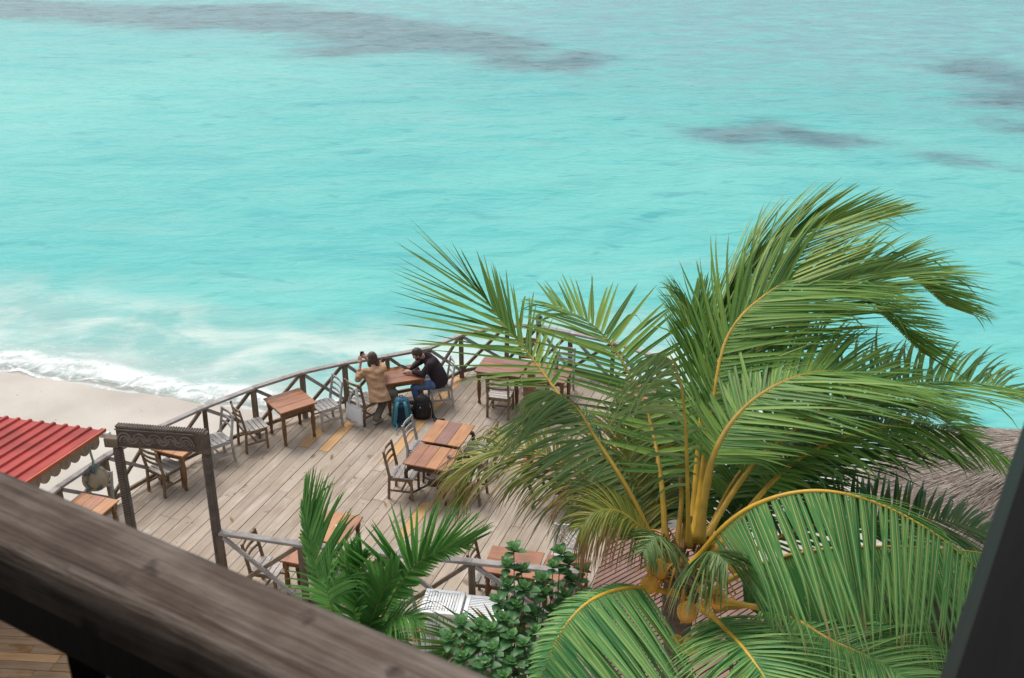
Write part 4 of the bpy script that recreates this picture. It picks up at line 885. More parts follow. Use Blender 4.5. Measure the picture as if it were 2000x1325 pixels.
def frond(parent, pts, L_=.85, n=72, roll=0, sweep=(30,62), droop=.5, wind=(0,0,0), mat='frond', rmat='rachis', w=.042, dry=.0, seed=1, solo=False, O=V(0,0,0), r0=.034, lift=.15, start=.16, sides=(1,-1), kinkp=.09, lprof=None, sl=(1,1), name='frond', asym=(0,0), dm=(1,1), base=.45, lm=(1,1), bias=(0,0,0), jit=3.2, tipk=.62, far0=0):
    rnd = random.Random(seed); path = catmull([Vector(p)-O for p in pts], 64); wind = Vector(wind)
    mb = MB(); rr = [r0*(1-i/64)**1.25+.0045 for i in range(65)]; rr[0] *= 1.7; rr[1] *= 1.5; rr[2] *= 1.35; rr[3] *= 1.15
    mb.tube(path, rr, 7, flat=.7); fo = mb.build(name, M[rmat], parent, smooth=True)
    acc = MB(); nn_ = n if solo else int(n*NS)
    for side in sides:
        for i in range(nn_):
            u = start + (1-start)*((i+.5+rnd.uniform(-.3,.3))/nn_); fi = min(u*64, 63.99); k = int(fi); p = path[k].lerp(path[k+1], fi-k); T = (path[min(64,k+2)]-path[max(0,k-1)]).normalized()
            Z = V(0,0,1); Nn = (Z - T*T.dot(Z))
            if Nn.length < .15: Nn = V(0,-1,0) - T*T.dot(V(0,-1,0))
            Nn.normalize(); Nn = Quaternion(T, R(roll)) @ Nn; S = T.cross(Nn)*side
            v = (u-start)/(1-start)
            if side < 0 and v < far0: continue
            sw = R(sweep[0]+(sweep[1]-sweep[0])*v + rnd.gauss(0, jit) + asym[0 if side > 0 else 1])
            ln = L_*sl[0 if side > 0 else 1]*((base+(1-base)*math.sin(min(1, v/.42)*math.pi/2)) if v < .42 else (1-tipk*((v-.42)/.58)**1.6))*rnd.uniform(.88,1.06)
            ln *= 1.12; d = (S*math.cos(sw)+T*math.sin(sw)+Nn*(lift*lm[0 if side > 0 else 1]+rnd.gauss(0,.05)) + Vector(bias)).normalized()
            kk = rnd.uniform(.3,.7) if rnd.random() < kinkp else None
            tgt = MB() if solo else acc
            leaflet(tgt, p + Nn*.006, d, T, Nn, ln, w*(.75+.25*math.sin(math.pi*min(1, v+.25)))*rnd.uniform(.85,1.1), droop*dm[0 if side > 0 else 1]*rnd.uniform(.8,1.25), wind*rnd.uniform(.7,1.25), rnd, 8, dry+rnd.gauss(0,.06), kk)
            if solo: tgt.build('leaflet', M[mat], fo, smooth=True)
    if not solo: acc.build('leaflets', M[mat], fo, smooth=True, kind='stuff')
    return fo
PC = V(*(1.83, 9.87, 3.47))
palm = empty('coconut_palm', (PC.x, PC.y, -1.8), 0, 'tall coconut palm with yellow stalks and orange coconuts in front of the deck', 'palm tree'); OP = V(PC.x, PC.y, -1.8)
FR = [
 ([(1.64, 9.92, 3.59),(1.62, 10.52, 4.15),(1.52, 11.26, 4.57),(1.23, 11.89, 4.97),(0.91, 12.23, 5.22),(0.48, 12.41, 5.36)], dict(L_=1.25, n=32, roll=10, sweep=(4,44), droop=.10, w=.066, rmat='rachis_o', seed=1, start=.2, kinkp=.1, dm=(1,1))),
 ([(1.59, 9.98, 3.48),(1.21, 10.86, 3.93),(0.67, 11.80, 4.31),(0.22, 12.51, 4.64),(-0.12, 12.87, 4.93),(-0.45, 13.24, 5.25)], dict(L_=1.45, n=26, roll=-5, sweep=(8,72), droop=.04, w=.052, seed=2, start=.46, tipk=.25, kinkp=.12, sl=(.6,1), asym=(24,0), jit=6)),
 ([(1.54, 9.82, 3.60),(1.05, 10.35, 4.02),(0.51, 10.76, 4.19),(0.06, 10.99, 4.22),(-0.29, 11.05, 4.10),(-0.55, 10.94, 3.88)], dict(L_=1.15, n=70, jit=8, sweep=(20,55), droop=1.2, w=.036, mat='frond_yel', seed=3, dry=.3, rmat='rachis')),
 ([(1.56, 9.73, 3.63),(1.24, 10.10, 4.21),(0.91, 10.51, 4.61),(0.69, 10.75, 4.88),(0.44, 10.82, 5.03)], dict(L_=1.3, n=62, jit=12, sweep=(5,50), droop=1.0, lift=-.8, w=.038, mat='frond_grey', seed=4, dry=.14, rmat='rachis_o', kinkp=.25)),
 ([(1.94, 9.96, 3.66),(2.15, 10.75, 4.65),(2.44, 11.61, 5.30),(2.98, 12.10, 5.65),(3.50, 12.44, 5.67),(4.30, 12.61, 5.32),(5.02, 12.43, 4.71)], dict(L_=1.45, n=84, roll=12, sweep=(20,58), droop=.14, wind=(.35,0,0), bias=(.55,0,.05), w=.05, seed=5, jit=6)),
 ([(1.92, 10.04, 3.60),(2.13, 11.09, 4.66),(2.45, 12.14, 5.26),(3.03, 12.99, 5.67),(3.80, 13.64, 5.87),(4.78, 14.07, 5.86)], dict(L_=1.75, n=86, roll=-10, sweep=(34,60), droop=.02, wind=(.45,.1,0), bias=(.85,0,.1), w=.05, seed=6, jit=6, mat='frond_lit', lift=.3, kinkp=.03)),
 ([(1.98, 10.04, 3.60),(2.44, 11.26, 4.57),(3.21, 12.38, 5.08),(4.23, 13.27, 5.33),(5.04, 13.59, 5.30),(5.72, 13.59, 4.83)], dict(L_=1.5, n=84, sweep=(30,58), droop=.12, wind=(.4,0,.0), bias=(.6,0,.05), w=.05, seed=7, jit=6)),
 ([(1.97, 9.88, 3.72),(2.13, 10.33, 4.45),(2.50, 10.73, 4.85),(3.07, 11.05, 5.06),(3.67, 11.26, 5.04),(4.42, 11.35, 4.75),(5.16, 11.23, 4.25)], dict(L_=1.45, n=88, roll=5, sweep=(14,56), droop=.18, wind=(.25,0,0), bias=(.3,0,0), w=.05, seed=8, jit=6, rmat='rachis_o', r0=.042, sl=(1,.85))),
 ([(2.02, 9.96, 3.66),(2.73, 10.76, 4.19),(3.81, 11.55, 4.48),(4.95, 12.10, 4.47),(6.00, 12.35, 4.28),(6.92, 12.37, 3.86)], dict(L_=1.3, n=82, sweep=(24,58), droop=.22, wind=(.4,0,0), w=.05, seed=9, jit=6)),
 ([(1.83, 9.60, 3.60),(2.20, 9.55, 4.21),(2.57, 9.40, 4.59),(3.02, 9.26, 4.76),(3.53, 9.12, 4.70),(4.04, 8.91, 4.49),(4.52, 8.74, 4.12)], dict(L_=1.4, n=58, sweep=(2,46), droop=.24, seed=10, mat='frond_near', w=.062, solo=True, r0=.036, dry=.13, kinkp=.2, jit=4.5, start=.1, sl=(1,.8), asym=(0,38), dm=(1,.8), base=.85, lift=-.9, lm=(1,.3), far0=.5)),
 ([(2.01, 9.56, 3.27),(2.48, 9.52, 3.67),(3.01, 9.42, 3.94),(3.70, 9.36, 4.04),(4.58, 9.26, 4.05),(5.24, 9.19, 3.90)], dict(L_=1.35, n=76, sweep=(5,38), droop=.3, lift=-1.2, far0=.6, seed=11, mat='frond_near', w=.056, rmat='rachis_o', dm=(1,2.2), base=.7)),
 ([(1.97, 9.43, 3.24),(2.09, 8.94, 3.37),(2.21, 8.45, 3.50),(2.34, 8.00, 3.49),(2.41, 7.63, 3.39)], dict(L_=.95, n=70, sweep=(24,46), droop=.5, seed=12, mat='frond_near', r0=.05)),
 ([(2.16, 9.62, 3.18),(2.75, 9.15, 3.36),(3.10, 8.73, 3.39),(3.45, 8.41, 3.41),(3.78, 8.06, 3.38)], dict(L_=1.0, n=70, sweep=(20,46), droop=.6, seed=13, mat='frond_near', r0=.04)),
 ([(1.70, 9.49, 3.36),(1.23, 9.19, 3.66),(0.82, 8.82, 3.83),(0.53, 8.48, 3.81),(0.34, 8.18, 3.64),(0.21, 7.94, 3.34)], dict(L_=1.45, n=66, sweep=(2,34), droop=.25, lift=-.3, seed=14, mat='frond_near', w=.066, solo=True, dry=.02, sl=(.2,1.1), kinkp=.02, base=.75)),
 ([(1.85, 9.78, 3.76),(1.80, 9.98, 4.66),(1.75, 10.14, 5.24),(1.65, 10.22, 5.64),(1.46, 10.18, 5.80)], dict(L_=1.0, n=26, jit=14, sweep=(0,50), droop=1.4, lift=-1.1, seed=15, mat='frond_grey', w=.036, dry=.12, rmat='rachis_o', kinkp=.3)),
 ([(1.91, 10.10, 3.50),(2.18, 11.07, 4.14),(2.31, 11.72, 4.59),(2.28, 12.24, 5.01),(2.18, 12.58, 5.26)], dict(L_=.95, n=60, sweep=(52,66), droop=.1, seed=16, w=.056, lift=.35, kinkp=.3)),
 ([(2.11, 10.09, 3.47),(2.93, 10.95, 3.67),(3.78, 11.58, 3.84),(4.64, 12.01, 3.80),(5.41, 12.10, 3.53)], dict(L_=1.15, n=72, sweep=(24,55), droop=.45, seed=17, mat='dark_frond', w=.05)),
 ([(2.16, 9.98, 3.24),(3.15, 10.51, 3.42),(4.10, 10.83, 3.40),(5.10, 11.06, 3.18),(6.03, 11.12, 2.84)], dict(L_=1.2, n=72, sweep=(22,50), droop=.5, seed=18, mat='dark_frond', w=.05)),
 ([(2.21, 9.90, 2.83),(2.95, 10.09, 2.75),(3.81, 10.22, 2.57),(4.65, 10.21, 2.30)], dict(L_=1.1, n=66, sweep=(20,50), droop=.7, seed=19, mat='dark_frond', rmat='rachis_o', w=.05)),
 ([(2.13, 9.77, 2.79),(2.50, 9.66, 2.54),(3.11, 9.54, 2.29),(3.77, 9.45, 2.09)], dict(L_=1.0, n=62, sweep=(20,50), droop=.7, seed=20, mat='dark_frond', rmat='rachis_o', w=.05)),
 ([(1.59, 9.95, 3.41),(1.37, 10.60, 3.62),(1.36, 11.19, 3.93),(1.57, 11.65, 4.22)], dict(L_=.95, n=56, sweep=(25,55), droop=.5, seed=21, mat='frond_yel', dry=-.2)),
 ([(2.04, 10.15, 3.36),(2.60, 11.11, 3.77),(3.34, 11.89, 4.01),(4.26, 12.55, 4.01),(5.18, 12.85, 3.70)], dict(L_=1.2, n=74, sweep=(24,56), droop=.3, seed=22, jit=6, wind=(.4,0,0), w=.05)),
 ([(1.80, 10.23, 3.30),(1.95, 11.06, 3.67),(1.84, 11.75, 3.95),(1.51, 12.17, 4.14)], dict(L_=.9, n=36, jit=12, sweep=(10,50), droop=.9, lift=-.6, seed=23, mat='frond_grey', w=.045, dry=.1)),
 ([(1.62, 9.76, 3.48),(1.36, 9.76, 3.94),(1.11, 9.76, 4.18),(0.86, 9.68, 4.24),(0.71, 9.61, 4.10)], dict(L_=.85, n=60, sweep=(25,50), droop=1.8, seed=24, mat='frond_yel', w=.028, dry=.5, rmat='rachis_o')),
 ([(2.10, 9.90, 3.54),(3.10, 10.66, 4.22),(4.16, 11.09, 4.43),(4.98, 11.25, 4.29),(5.70, 11.20, 3.96)], dict(L_=.75, n=60, jit=6, sweep=(20,50), droop=.4, lift=-.1, seed=29, w=.05)),
 ([(1.73, 9.59, 3.57),(1.58, 9.46, 4.01),(1.43, 9.32, 4.18),(1.29, 9.17, 4.11)], dict(L_=.5, n=30, jit=10, sweep=(10,45), droop=1.4, lift=-.1, seed=30, mat='frond_grey', w=.034, dry=.2, rmat='rachis_g', r0=.018)),
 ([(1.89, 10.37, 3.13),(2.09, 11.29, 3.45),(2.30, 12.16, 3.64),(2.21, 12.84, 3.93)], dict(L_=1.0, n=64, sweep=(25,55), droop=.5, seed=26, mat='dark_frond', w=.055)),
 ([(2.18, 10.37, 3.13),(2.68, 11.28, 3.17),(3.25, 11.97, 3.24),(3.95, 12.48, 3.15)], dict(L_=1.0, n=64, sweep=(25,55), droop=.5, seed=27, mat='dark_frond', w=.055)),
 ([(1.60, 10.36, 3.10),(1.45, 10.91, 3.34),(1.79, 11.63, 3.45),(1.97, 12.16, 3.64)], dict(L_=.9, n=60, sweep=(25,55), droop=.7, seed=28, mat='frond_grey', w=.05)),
 ([(1.85, 9.49, 3.61),(1.91, 9.32, 3.96),(1.99, 9.17, 4.10),(2.09, 9.00, 4.10)], dict(L_=.8, n=34, jit=10, sweep=(10,45), droop=1.6, lift=-.3, seed=25, mat='frond_grey', w=.036, dry=.25, rmat='rachis_g', r0=.02)),
]
for pts, kw in FR: frond(palm, pts, O=OP, **kw)
# trunk with ring scars, husk fibre, coconuts and flower stalks
mb = MB(); top = PC - OP; pth = [V(.25,.25,0), V(.15,.15,1.2), V(.05,.06,2.6), V(.0,.02,4.0), top+V(0,0,-.15)]; cp = catmull(pth, 60)
mb.tube(cp, [.19-.05*min(1,i/45)+(.05 if i > 52 else 0)+.010*(i % 2) for i in range(61)], 14); mb.build('trunk', wood('palm_trunk', [(.06,.045,.033), (.13,.10,.075), (.2,.165,.13)], (4,4,26), .9, .5, 0), palm)
fib = wood('husk_fibre', [(.07,.04,.02), (.15,.09,.045), (.22,.14,.07)], (20,20,3), .95, .4, 0); rnd = random.Random(5)
mb = MB()
for k in range(90):
    a_ = rnd.uniform(0, 6.28); r_ = rnd.uniform(.08,.2); p = top + V(r_*math.cos(a_), r_*math.sin(a_), rnd.uniform(-.35,.25)); mb.tube([p, p+V(.12*math.cos(a_), .12*math.sin(a_), rnd.uniform(.0,.2)), p+V(.2*math.cos(a_), .2*math.sin(a_), rnd.uniform(-.25,.1))], [.016,.011,.004], 4)
mb.build('husk_fibres', fib, palm, kind='stuff')
nut_m = plain('orange_coconut', (.66,.31,.035), .42, .45, .15, 3)
for px_ in ((1.40, 9.36, 3.57),(1.49, 9.51, 3.65),(1.78, 8.86, 3.20),(1.65, 8.95, 3.15),(1.77, 9.16, 3.38),(1.69, 9.82, 3.60),(2.18, 9.71, 3.12)):
    mb = MB(); nn = rnd.uniform(.9,1.1); mb.lathe([(.0,-.115),(.045,-.105),(.082,-.07),(.1,-.01),(.094,.05),(.065,.09),(.03,.105),(.028,.12),(0,.122)], n=16); o = mb.build('coconut', nut_m, palm, smooth=True); o.location = V(*px_)-OP; o.scale = (nn,)*3; o.rotation_euler = (rnd.uniform(-.5,.5), rnd.uniform(-.5,.5), rnd.uniform(0,6))
stk = plain('orange_flower_stalk', (.55,.28,.04), .6, .3, .2, 8)
for k in range(26):
    a_ = rnd.uniform(0, 6.28); p = top + V(.12*math.cos(a_), .12*math.sin(a_), rnd.uniform(-.25,.1)); q_ = p + V(.35*math.cos(a_), .35*math.sin(a_), rnd.uniform(-.1,.15)); mb = MB(); mb.tube(catmull([p, (p+q_)/2+V(0,0,.08), q_, q_+V(.12*math.cos(a_), .12*math.sin(a_), -.15)], 10), [.014]*6+[.009]*5, 5)
    for j in range(5):
        b_ = rnd.uniform(0, 6.28); s_ = p.lerp(q_, rnd.uniform(.5,1)); mb.tube([s_, s_+V(.14*math.cos(b_), .14*math.sin(b_), rnd.uniform(-.05,.12))], [.006,.003], 4)
    mb.build('flower_stalk', stk, palm)

# ------------------------------------------------------------------ young palms by the near railing
YB = V(*(-1.72, 9.90, 2.12)); yp = empty('young_palm', (YB.x, YB.y, .02), 0, 'young bright green palm with broad upright fronds beside the near railing', 'palm'); OY = V(YB.x, YB.y, .02)
YF = [
 ([(-1.78, 9.90, 2.12),(-2.05, 10.09, 2.75),(-2.20, 10.30, 3.22),(-2.27, 10.45, 3.52),(-2.31, 10.55, 3.76)], dict(L_=.85, n=44, roll=-60, sweep=(30,72), droop=.05, w=.05, seed=31, start=.2, lift=.0, sl=(1,.22), kinkp=.08, base=.9)),
 ([(-1.69, 9.90, 2.12),(-1.35, 10.01, 2.82),(-1.12, 10.08, 3.21),(-0.84, 10.16, 3.39),(-0.48, 10.19, 3.46)], dict(L_=.88, n=44, roll=-78, sweep=(5,66), droop=-.02, w=.056, seed=32, start=.12, lift=.0, sl=(1,.3), kinkp=.02, base=.85, asym=(0,-20))),
 ([(-1.70, 9.82, 2.19),(-1.73, 9.88, 2.78),(-1.72, 9.96, 3.19),(-1.62, 9.98, 3.48)], dict(L_=.62, n=36, roll=-70, sweep=(30,70), droop=.05, w=.06, seed=33, start=.15, lift=0, sl=(1,.5), base=.9)),
 ([(-1.68, 9.82, 2.19),(-1.44, 9.70, 2.64),(-1.15, 9.63, 2.95),(-0.95, 9.52, 2.96)], dict(L_=.5, n=30, sweep=(25,55), droop=1.2, w=.04, seed=34, start=.2, kinkp=.2)),
 ([(-1.76, 9.82, 2.19),(-1.90, 9.69, 2.86),(-1.95, 9.67, 3.28),(-1.88, 9.70, 3.59)], dict(L_=.5, n=18, sweep=(35,60), droop=.9, w=.04, seed=35, start=.3, kinkp=.4)),
 ([(-1.70, 9.82, 2.19),(-1.54, 9.84, 2.70),(-1.41, 9.89, 3.04),(-1.24, 9.90, 3.31)], dict(L_=.6, n=36, roll=-80, sweep=(20,66), droop=.0, w=.062, seed=36, start=.1, lift=0, sl=(1,.3), base=.9)),
 ([(-1.72, 9.74, 2.25),(-1.54, 9.60, 2.66),(-1.30, 9.45, 2.82),(-1.13, 9.33, 2.78)], dict(L_=.45, n=30, sweep=(25,55), droop=1.4, w=.035, seed=37, start=.15, kinkp=.3)),
]
for pts, kw in YF: frond(yp, pts, O=OY, mat='young', rmat='rachis_g', r0=.016, **kw)
mb = MB(); mb.tube([V(0,0,-.1), V(.01,.01,.12), YB-OY+V(0,0,-.02)], [.07,.055,.035], 9); mb.build('stem', fib, yp)
DB = V(*(0.22, 9.49, 2.66)); dp_ = empty('young_palm', (DB.x, DB.y, .02), 0, 'dark green palm frond with browned tips lying over the white slatted tables', 'palm'); OD = V(DB.x, DB.y, .02)
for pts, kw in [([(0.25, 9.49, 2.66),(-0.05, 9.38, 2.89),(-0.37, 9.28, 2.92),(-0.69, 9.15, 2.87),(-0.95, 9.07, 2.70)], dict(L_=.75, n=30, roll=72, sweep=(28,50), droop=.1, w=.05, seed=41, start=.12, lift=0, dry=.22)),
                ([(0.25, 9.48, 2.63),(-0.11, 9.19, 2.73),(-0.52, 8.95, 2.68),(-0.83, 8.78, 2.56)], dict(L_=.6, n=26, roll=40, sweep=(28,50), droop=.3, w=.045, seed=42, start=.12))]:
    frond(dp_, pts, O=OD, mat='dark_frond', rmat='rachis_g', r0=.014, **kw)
mb = MB(); mb.tube([V(0,0,-.1), V(.0,.01,.5), DB-OD+V(0,0,-.02)], [.05,.04,.03], 9); mb.build('stem', fib, dp_)

# ------------------------------------------------------------------ shrub with round fleshy leaves
M['shrub'] = leafmat('shrub_leaf', (.05,.14,.05), (.085,.21,.07), (.18,.37,.12), (.10,.22,.08), (.2,.2,.05), .07, .32, .22)
SB = V(*(0.05, 8.87, 2.27)); sb = empty('leafy_shrub', (SB.x, SB.y, .0), 0, 'dark green shrub with rosettes of rounded leaves at the near edge of the deck', 'shrub'); OS = V(SB.x, SB.y, 0)
rnd = random.Random(21)
def leafmesh(seed):
    r_ = random.Random(seed); mb = MB(); n = 6; tint = (seed % 10)/9
    for k in range(n+1):
        u = k/n; w = .5*(math.sin(math.pi*min(1,(u*.92+.06))**1.25)**.8)*.62; cz = -.22*u*u*r_.uniform(.6,1.4)
        for j in (-1, 0, 1): mb.v.append((u, j*w, cz + abs(j)*w*.28)); mb.a.append((tint, .3*u, abs(j), 0))
    for k in range(n):
        for j in (0, 1): a_ = k*3+j; mb.f.append((a_, a_+1, a_+4, a_+3)); mb.m.append(0)
    me = mb.mesh('leaf', True); me.materials.append(M['shrub']); ca = me.attributes.new('lf', 'FLOAT_COLOR', 'POINT'); ca.data.foreach_set('color', [x for c in mb.a for x in c]); return me, mb
LM = [leafmesh(s) for s in range(10)]
TW = [(0.02, 9.50, 3.86), (-0.05, 9.43, 3.71), (0.10, 9.41, 3.67), (0.50, 9.57, 3.78), (0.59, 9.53, 3.68), (0.42, 9.43, 3.71), (0.74, 9.58, 3.55), (0.62, 9.45, 3.52), (-0.05, 9.26, 3.59), (0.13, 9.25, 3.57), (0.34, 9.31, 3.46), (0.55, 9.38, 3.37), (0.05, 9.10, 3.47), (-0.08, 8.96, 3.42), (0.23, 9.14, 3.33), (0.44, 9.24, 3.29), (-0.50, 8.86, 3.44), (-0.60, 8.72, 3.37), (-0.38, 8.71, 3.34), (-0.20, 8.60, 3.34), (0.00, 8.73, 3.39), (0.23, 8.83, 3.37), (0.12, 8.62, 3.39), (0.33, 8.70, 3.32), (-0.47, 8.56, 3.28), (-0.25, 8.46, 3.28), (0.00, 8.47, 3.30), (0.22, 8.47, 3.30), (-0.07, 8.33, 3.24), (0.40, 8.60, 3.12), (0.32, 9.45, 3.52), (-0.20, 8.84, 3.39), (-0.31, 8.93, 3.35), (0.49, 9.00, 3.26), (0.56, 8.85, 3.19), (-0.13, 9.20, 3.45), (0.63, 9.32, 3.23)]
big = MB(); cnt = 0
for tp in TW:
    tp = V(*tp) - OS; base = V(tp.x*.25+rnd.uniform(-.12,.12), tp.y*.25+rnd.uniform(-.12,.12), .0); mid = base.lerp(tp, .6)+V(rnd.uniform(-.1,.1), rnd.uniform(-.1,.1), .05); st = catmull([base, mid, tp], 14)
    mb = MB(); mb.tube(st, [.016-.0008*i for i in range(15)], 5); mb.build('stem', fib, sb)
    ax = (st[-1]-st[-3]).normalized()*.5 + V(0,0,.8); ax.normalize(); ha = ax.cross(V(1,0,0)).normalized(); hb = ax.cross(ha)
    for k in range(17):
        solo = k < 8
        if k < 10: pos, rise, ln = tp, 1.0-.085*k, .075+.0085*k
        else: pos, rise, ln = st[rnd.randint(8,13)], .15, rnd.uniform(.10,.15)
        th = k*2.4+rnd.uniform(-.3,.3); d = (ha*math.cos(th)+hb*math.sin(th))*max(.2, 1-rise*.75) + ax*rise; d.normalize(); up_ = (ax - d*ax.dot(d)).normalized(); sd_ = up_.cross(d)
        ln *= rnd.uniform(.9,1.35)*(.7 if rnd.random() < .15 else 1); Mx = Matrix.Translation(pos + ax*.01*(10-k if k < 10 else 0)*.25) @ Matrix((d, sd_, up_)).transposed().to_4x4() @ Matrix.Scale(ln, 4)
        me, lmb = LM[(9-k+rnd.randint(-1,1)) % 10 if k < 10 else rnd.randint(0,3)]
        if k < 10: me, lmb = LM[max(0, min(9, 9-k))]
        if solo: o = bpy.data.objects.new('leaf', me); COL.objects.link(o); o.parent = sb; o.matrix_local = Mx
        else: big.add([Mx @ Vector(v_) for v_ in lmb.v], lmb.f); big.a += lmb.a
big.build('inner_leaves', M['shrub'], sb, smooth=True, kind='stuff')
# low planting; dark soil bed added to keep the ground under the palm dark
soil = MB()
for j in range(26):
    for i in range(24):
        x, y = .6+i*.42, 6.5+j*.46; e_ = max(0, y-15.2, x-9.3, (3.4-x)*.8 if y > 13.6 else 0)
        soil.v.append((x, y, max(-2.1, -.5+.10*noise.noise((i*.4, j*.4, 2))-1.1*e_)))
for j in range(25):
    for i in range(23): a_ = j*24+i; soil.f.append((a_, a_+1, a_+25, a_+24)); soil.m.append(0)
tag(soil.build('added_planting_bed', plain('added_dark_soil', (.06,.045,.032), .95, .1, .4, 3, bump=.5), smooth=True), kind='structure')
gc = MB()
for k in range(3200):
    p = V(rnd.uniform(.9,9.5), rnd.uniform(6.6,16.4), rnd.uniform(-.5,.25))
    if p.y > 11.4 and p.x < 4.1: continue; th = rnd.uniform(0,6.28); d = V(math.cos(th), math.sin(th), rnd.uniform(-.2,.9)).normalized(); leaflet(gc, p, d, d.cross(V(0,0,1)).normalized(), V(0,0,1), rnd.uniform(.3,.7), .035, .9, V(0,0,0), rnd, 4, .1)
tag(gc.build('ground_cover', M['dark_frond'], smooth=True), 'low dark leafy ground cover under the coconut palm', 'plants', kind='stuff')

# ------------------------------------------------------------------ thatched roof at the right
TA = V(7.89, 13.92, 2.69); th_ = empty('thatched_hut', (TA.x, TA.y, 0), 0, 'grey thatched conical roof behind the palm at the right', 'hut'); TR, TH = 2.45, 1.32
mb = MB(); n = 40; vs = [V(0,0,TA.z)]
for r_, dz in ((.35,-.19),(1.1,-.59),(1.85,-.99),(TR,-TH),(TR-.05,-TH-.12)):
    for k in range(n): a_ = 2*math.pi*k/n; vs.append(V(r_*math.cos(a_), r_*math.sin(a_), TA.z+dz+.05*noise.noise((3*math.cos(a_), 3*math.sin(a_), r_))))
fs = [(0, 1+k, 1+(k+1)%n) for k in range(n)]
for q_ in range(4):
    for k in range(n): fs.append((1+q_*n+k, 1+(q_+1)*n+k, 1+(q_+1)*n+(k+1)%n, 1+q_*n+(k+1)%n))
thm = wood('thatch_under', [(.06,.05,.045), (.13,.11,.1)], (30,30,30), .95, .5, 0)
mb.add(vs, fs); mb.build('thatch_layer', thm, th_)
st_m = bpy.data.materials.new('straw'); st_m.use_nodes = True; nt = st_m.node_tree; b = nt.nodes['Principled BSDF']; at_ = nt.nodes.new('ShaderNodeAttribute'); at_.attribute_name = 'lf'; sp = nt.nodes.new('ShaderNodeSeparateColor'); cr = ramp(nt, [(0,(.10,.077,.06)),(.5,(.27,.215,.18)),(1,(.45,.39,.345))]); nt.links.new(at_.outputs['Color'], sp.inputs[0]); nt.links.new(sp.outputs[0], cr.inputs[0]); nt.links.new(cr.outputs[0], b.inputs['Base Color']); b.inputs['Roughness'].default_value = .9
mb = MB()
for k in range(26000):
    a_ = rnd.uniform(R(95), R(300)); r_ = TR*math.sqrt(rnd.uniform(.004,1)); z = TA.z - TH*r_/TR + .03; d = V(math.cos(a_), math.sin(a_), -TH/TR).normalized(); s_ = V(-math.sin(a_), math.cos(a_), 0); u_ = s_.cross(d)
    if u_.z < 0: u_ = -u_
    d = (d + s_*rnd.gauss(0,.10) + u_*rnd.gauss(.05,.035)).normalized(); p = V(r_*math.cos(a_), r_*math.sin(a_), z) + u_*rnd.uniform(0,.04); ln = rnd.uniform(.15,.45); w = rnd.uniform(.003,.008); t_ = rnd.random()
    mb.add([p-s_*w, p+s_*w, p+d*ln+s_*w*.4, p+d*ln-s_*w*.4], [(0,1,2,3)]); mb.a += [(t_,0,0,0)]*4
mb.build('straw', st_m, th_, kind='stuff')
for k in range(6):
    a_ = R(60*k+20); MB().lathe([(.07,0),(.06,TA.z-TH-.1+1.6)], (2.2*math.cos(a_), 2.2*math.sin(a_), -1.6), 8).build('hut_post', M['post'], th_)

# ------------------------------------------------------------------ the balcony we look from
D_ = V(.856,-.516,0).normalized(); Nn = V(.516,.856,0).normalized()      # along the rail; out to sea
bal = empty('balcony_railing', (0,.7,9.0), 0, 'thick weathered grey wooden handrail with dark balusters in the foreground', 'railing'); OB = V(0,.7,9.0)
def rp(s, n_, z): return D_*s + Nn*n_ + V(0,0,z) - OB
mb = MB(); ring = []; ks = 44
for i in range(ks+1):
    s = -3.2+4.9*i/ks; prof = [(.600,9.938),(.612,9.947),(.640,9.951),(.690,9.951),(.704,9.946),(.711,9.93),(.711,9.885),(.704,9.878),(.606,9.878),(.598,9.886)]
    for (n_, z) in prof: mb.v.append(tuple(rp(s, n_+.002*noise.noise((s*2, n_*9, 1)), z+.008+.0022*noise.noise((s*2.3, n_*20, z)))))
n = 10
for i in range(ks):
    for k in range(n): mb.f.append((i*n+k, i*n+(k+1)%n, (i+1)*n+(k+1)%n, (i+1)*n+k)); mb.m.append(0)
mb.f += [tuple(range(n)), tuple(ks*n+k for k in range(n-1,-1,-1))]; mb.m += [0,0]
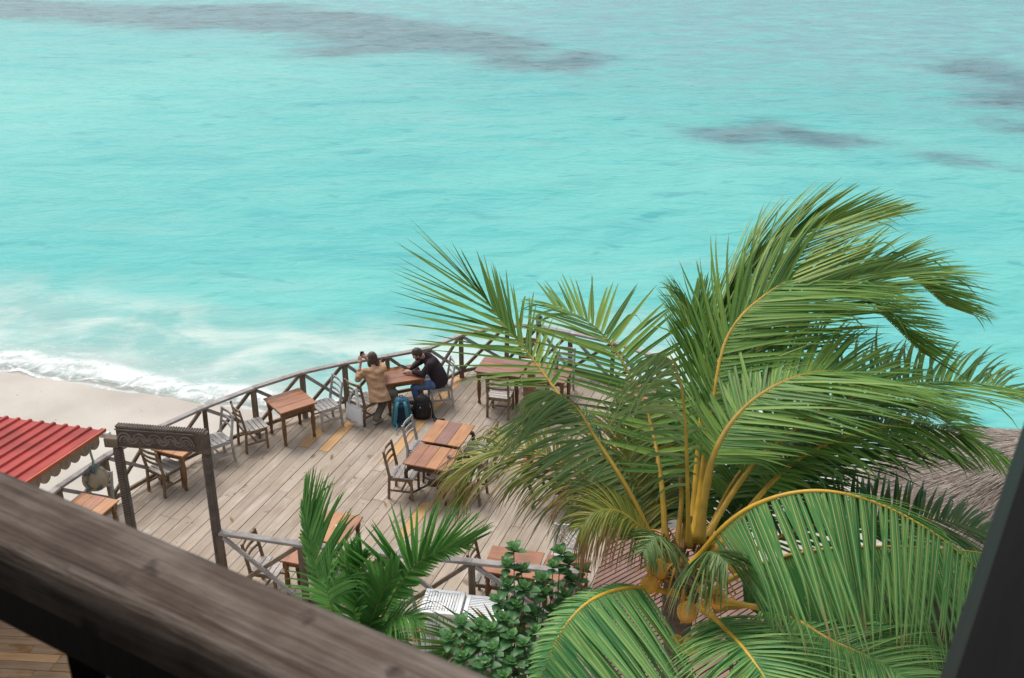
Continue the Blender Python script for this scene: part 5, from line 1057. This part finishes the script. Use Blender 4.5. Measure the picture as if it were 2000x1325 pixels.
hr_ = mb.build('handrail', M['handrail'], None, smooth=True); hr_.data.transform(Matrix.Rotation(-math.atan2(D_.y, D_.x), 4, 'Z')); hr_.rotation_euler = (0,0,math.atan2(D_.y, D_.x)); hr_.parent = bal
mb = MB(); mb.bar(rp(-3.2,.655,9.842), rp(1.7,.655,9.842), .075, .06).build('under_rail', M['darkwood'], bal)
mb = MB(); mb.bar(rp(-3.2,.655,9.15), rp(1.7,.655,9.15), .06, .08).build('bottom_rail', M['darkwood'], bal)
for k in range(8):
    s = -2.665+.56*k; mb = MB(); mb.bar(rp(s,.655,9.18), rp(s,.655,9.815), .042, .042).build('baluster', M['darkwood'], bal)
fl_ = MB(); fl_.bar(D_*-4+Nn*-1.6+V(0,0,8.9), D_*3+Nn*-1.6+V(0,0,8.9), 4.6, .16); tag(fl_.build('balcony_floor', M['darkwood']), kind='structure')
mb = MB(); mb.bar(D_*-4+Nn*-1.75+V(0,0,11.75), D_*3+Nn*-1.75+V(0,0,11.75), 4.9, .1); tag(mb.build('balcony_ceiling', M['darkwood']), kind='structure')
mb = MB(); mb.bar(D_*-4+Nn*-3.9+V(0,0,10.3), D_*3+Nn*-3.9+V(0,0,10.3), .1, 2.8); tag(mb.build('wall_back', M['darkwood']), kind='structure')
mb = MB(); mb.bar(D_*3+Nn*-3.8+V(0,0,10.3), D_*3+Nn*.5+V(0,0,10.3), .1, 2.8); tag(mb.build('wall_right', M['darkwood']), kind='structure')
# leaning roof brace at the right edge
a, b_ = V(*(0.42, 0.78, 9.96)), V(*(0.61, 1.08, 10.14)); ax = (b_-a).normalized(); sx = V(1,.0,0); sx = (sx-ax*sx.dot(ax)).normalized(); sy = ax.cross(sx)
if sy.y < 0: sy = -sy
Mx = Matrix((sx, sy, ax)).transposed(); mb = MB(); br = empty('roof_brace', a, 0, 'dark leaning wooden post at the right edge of the balcony', 'post')
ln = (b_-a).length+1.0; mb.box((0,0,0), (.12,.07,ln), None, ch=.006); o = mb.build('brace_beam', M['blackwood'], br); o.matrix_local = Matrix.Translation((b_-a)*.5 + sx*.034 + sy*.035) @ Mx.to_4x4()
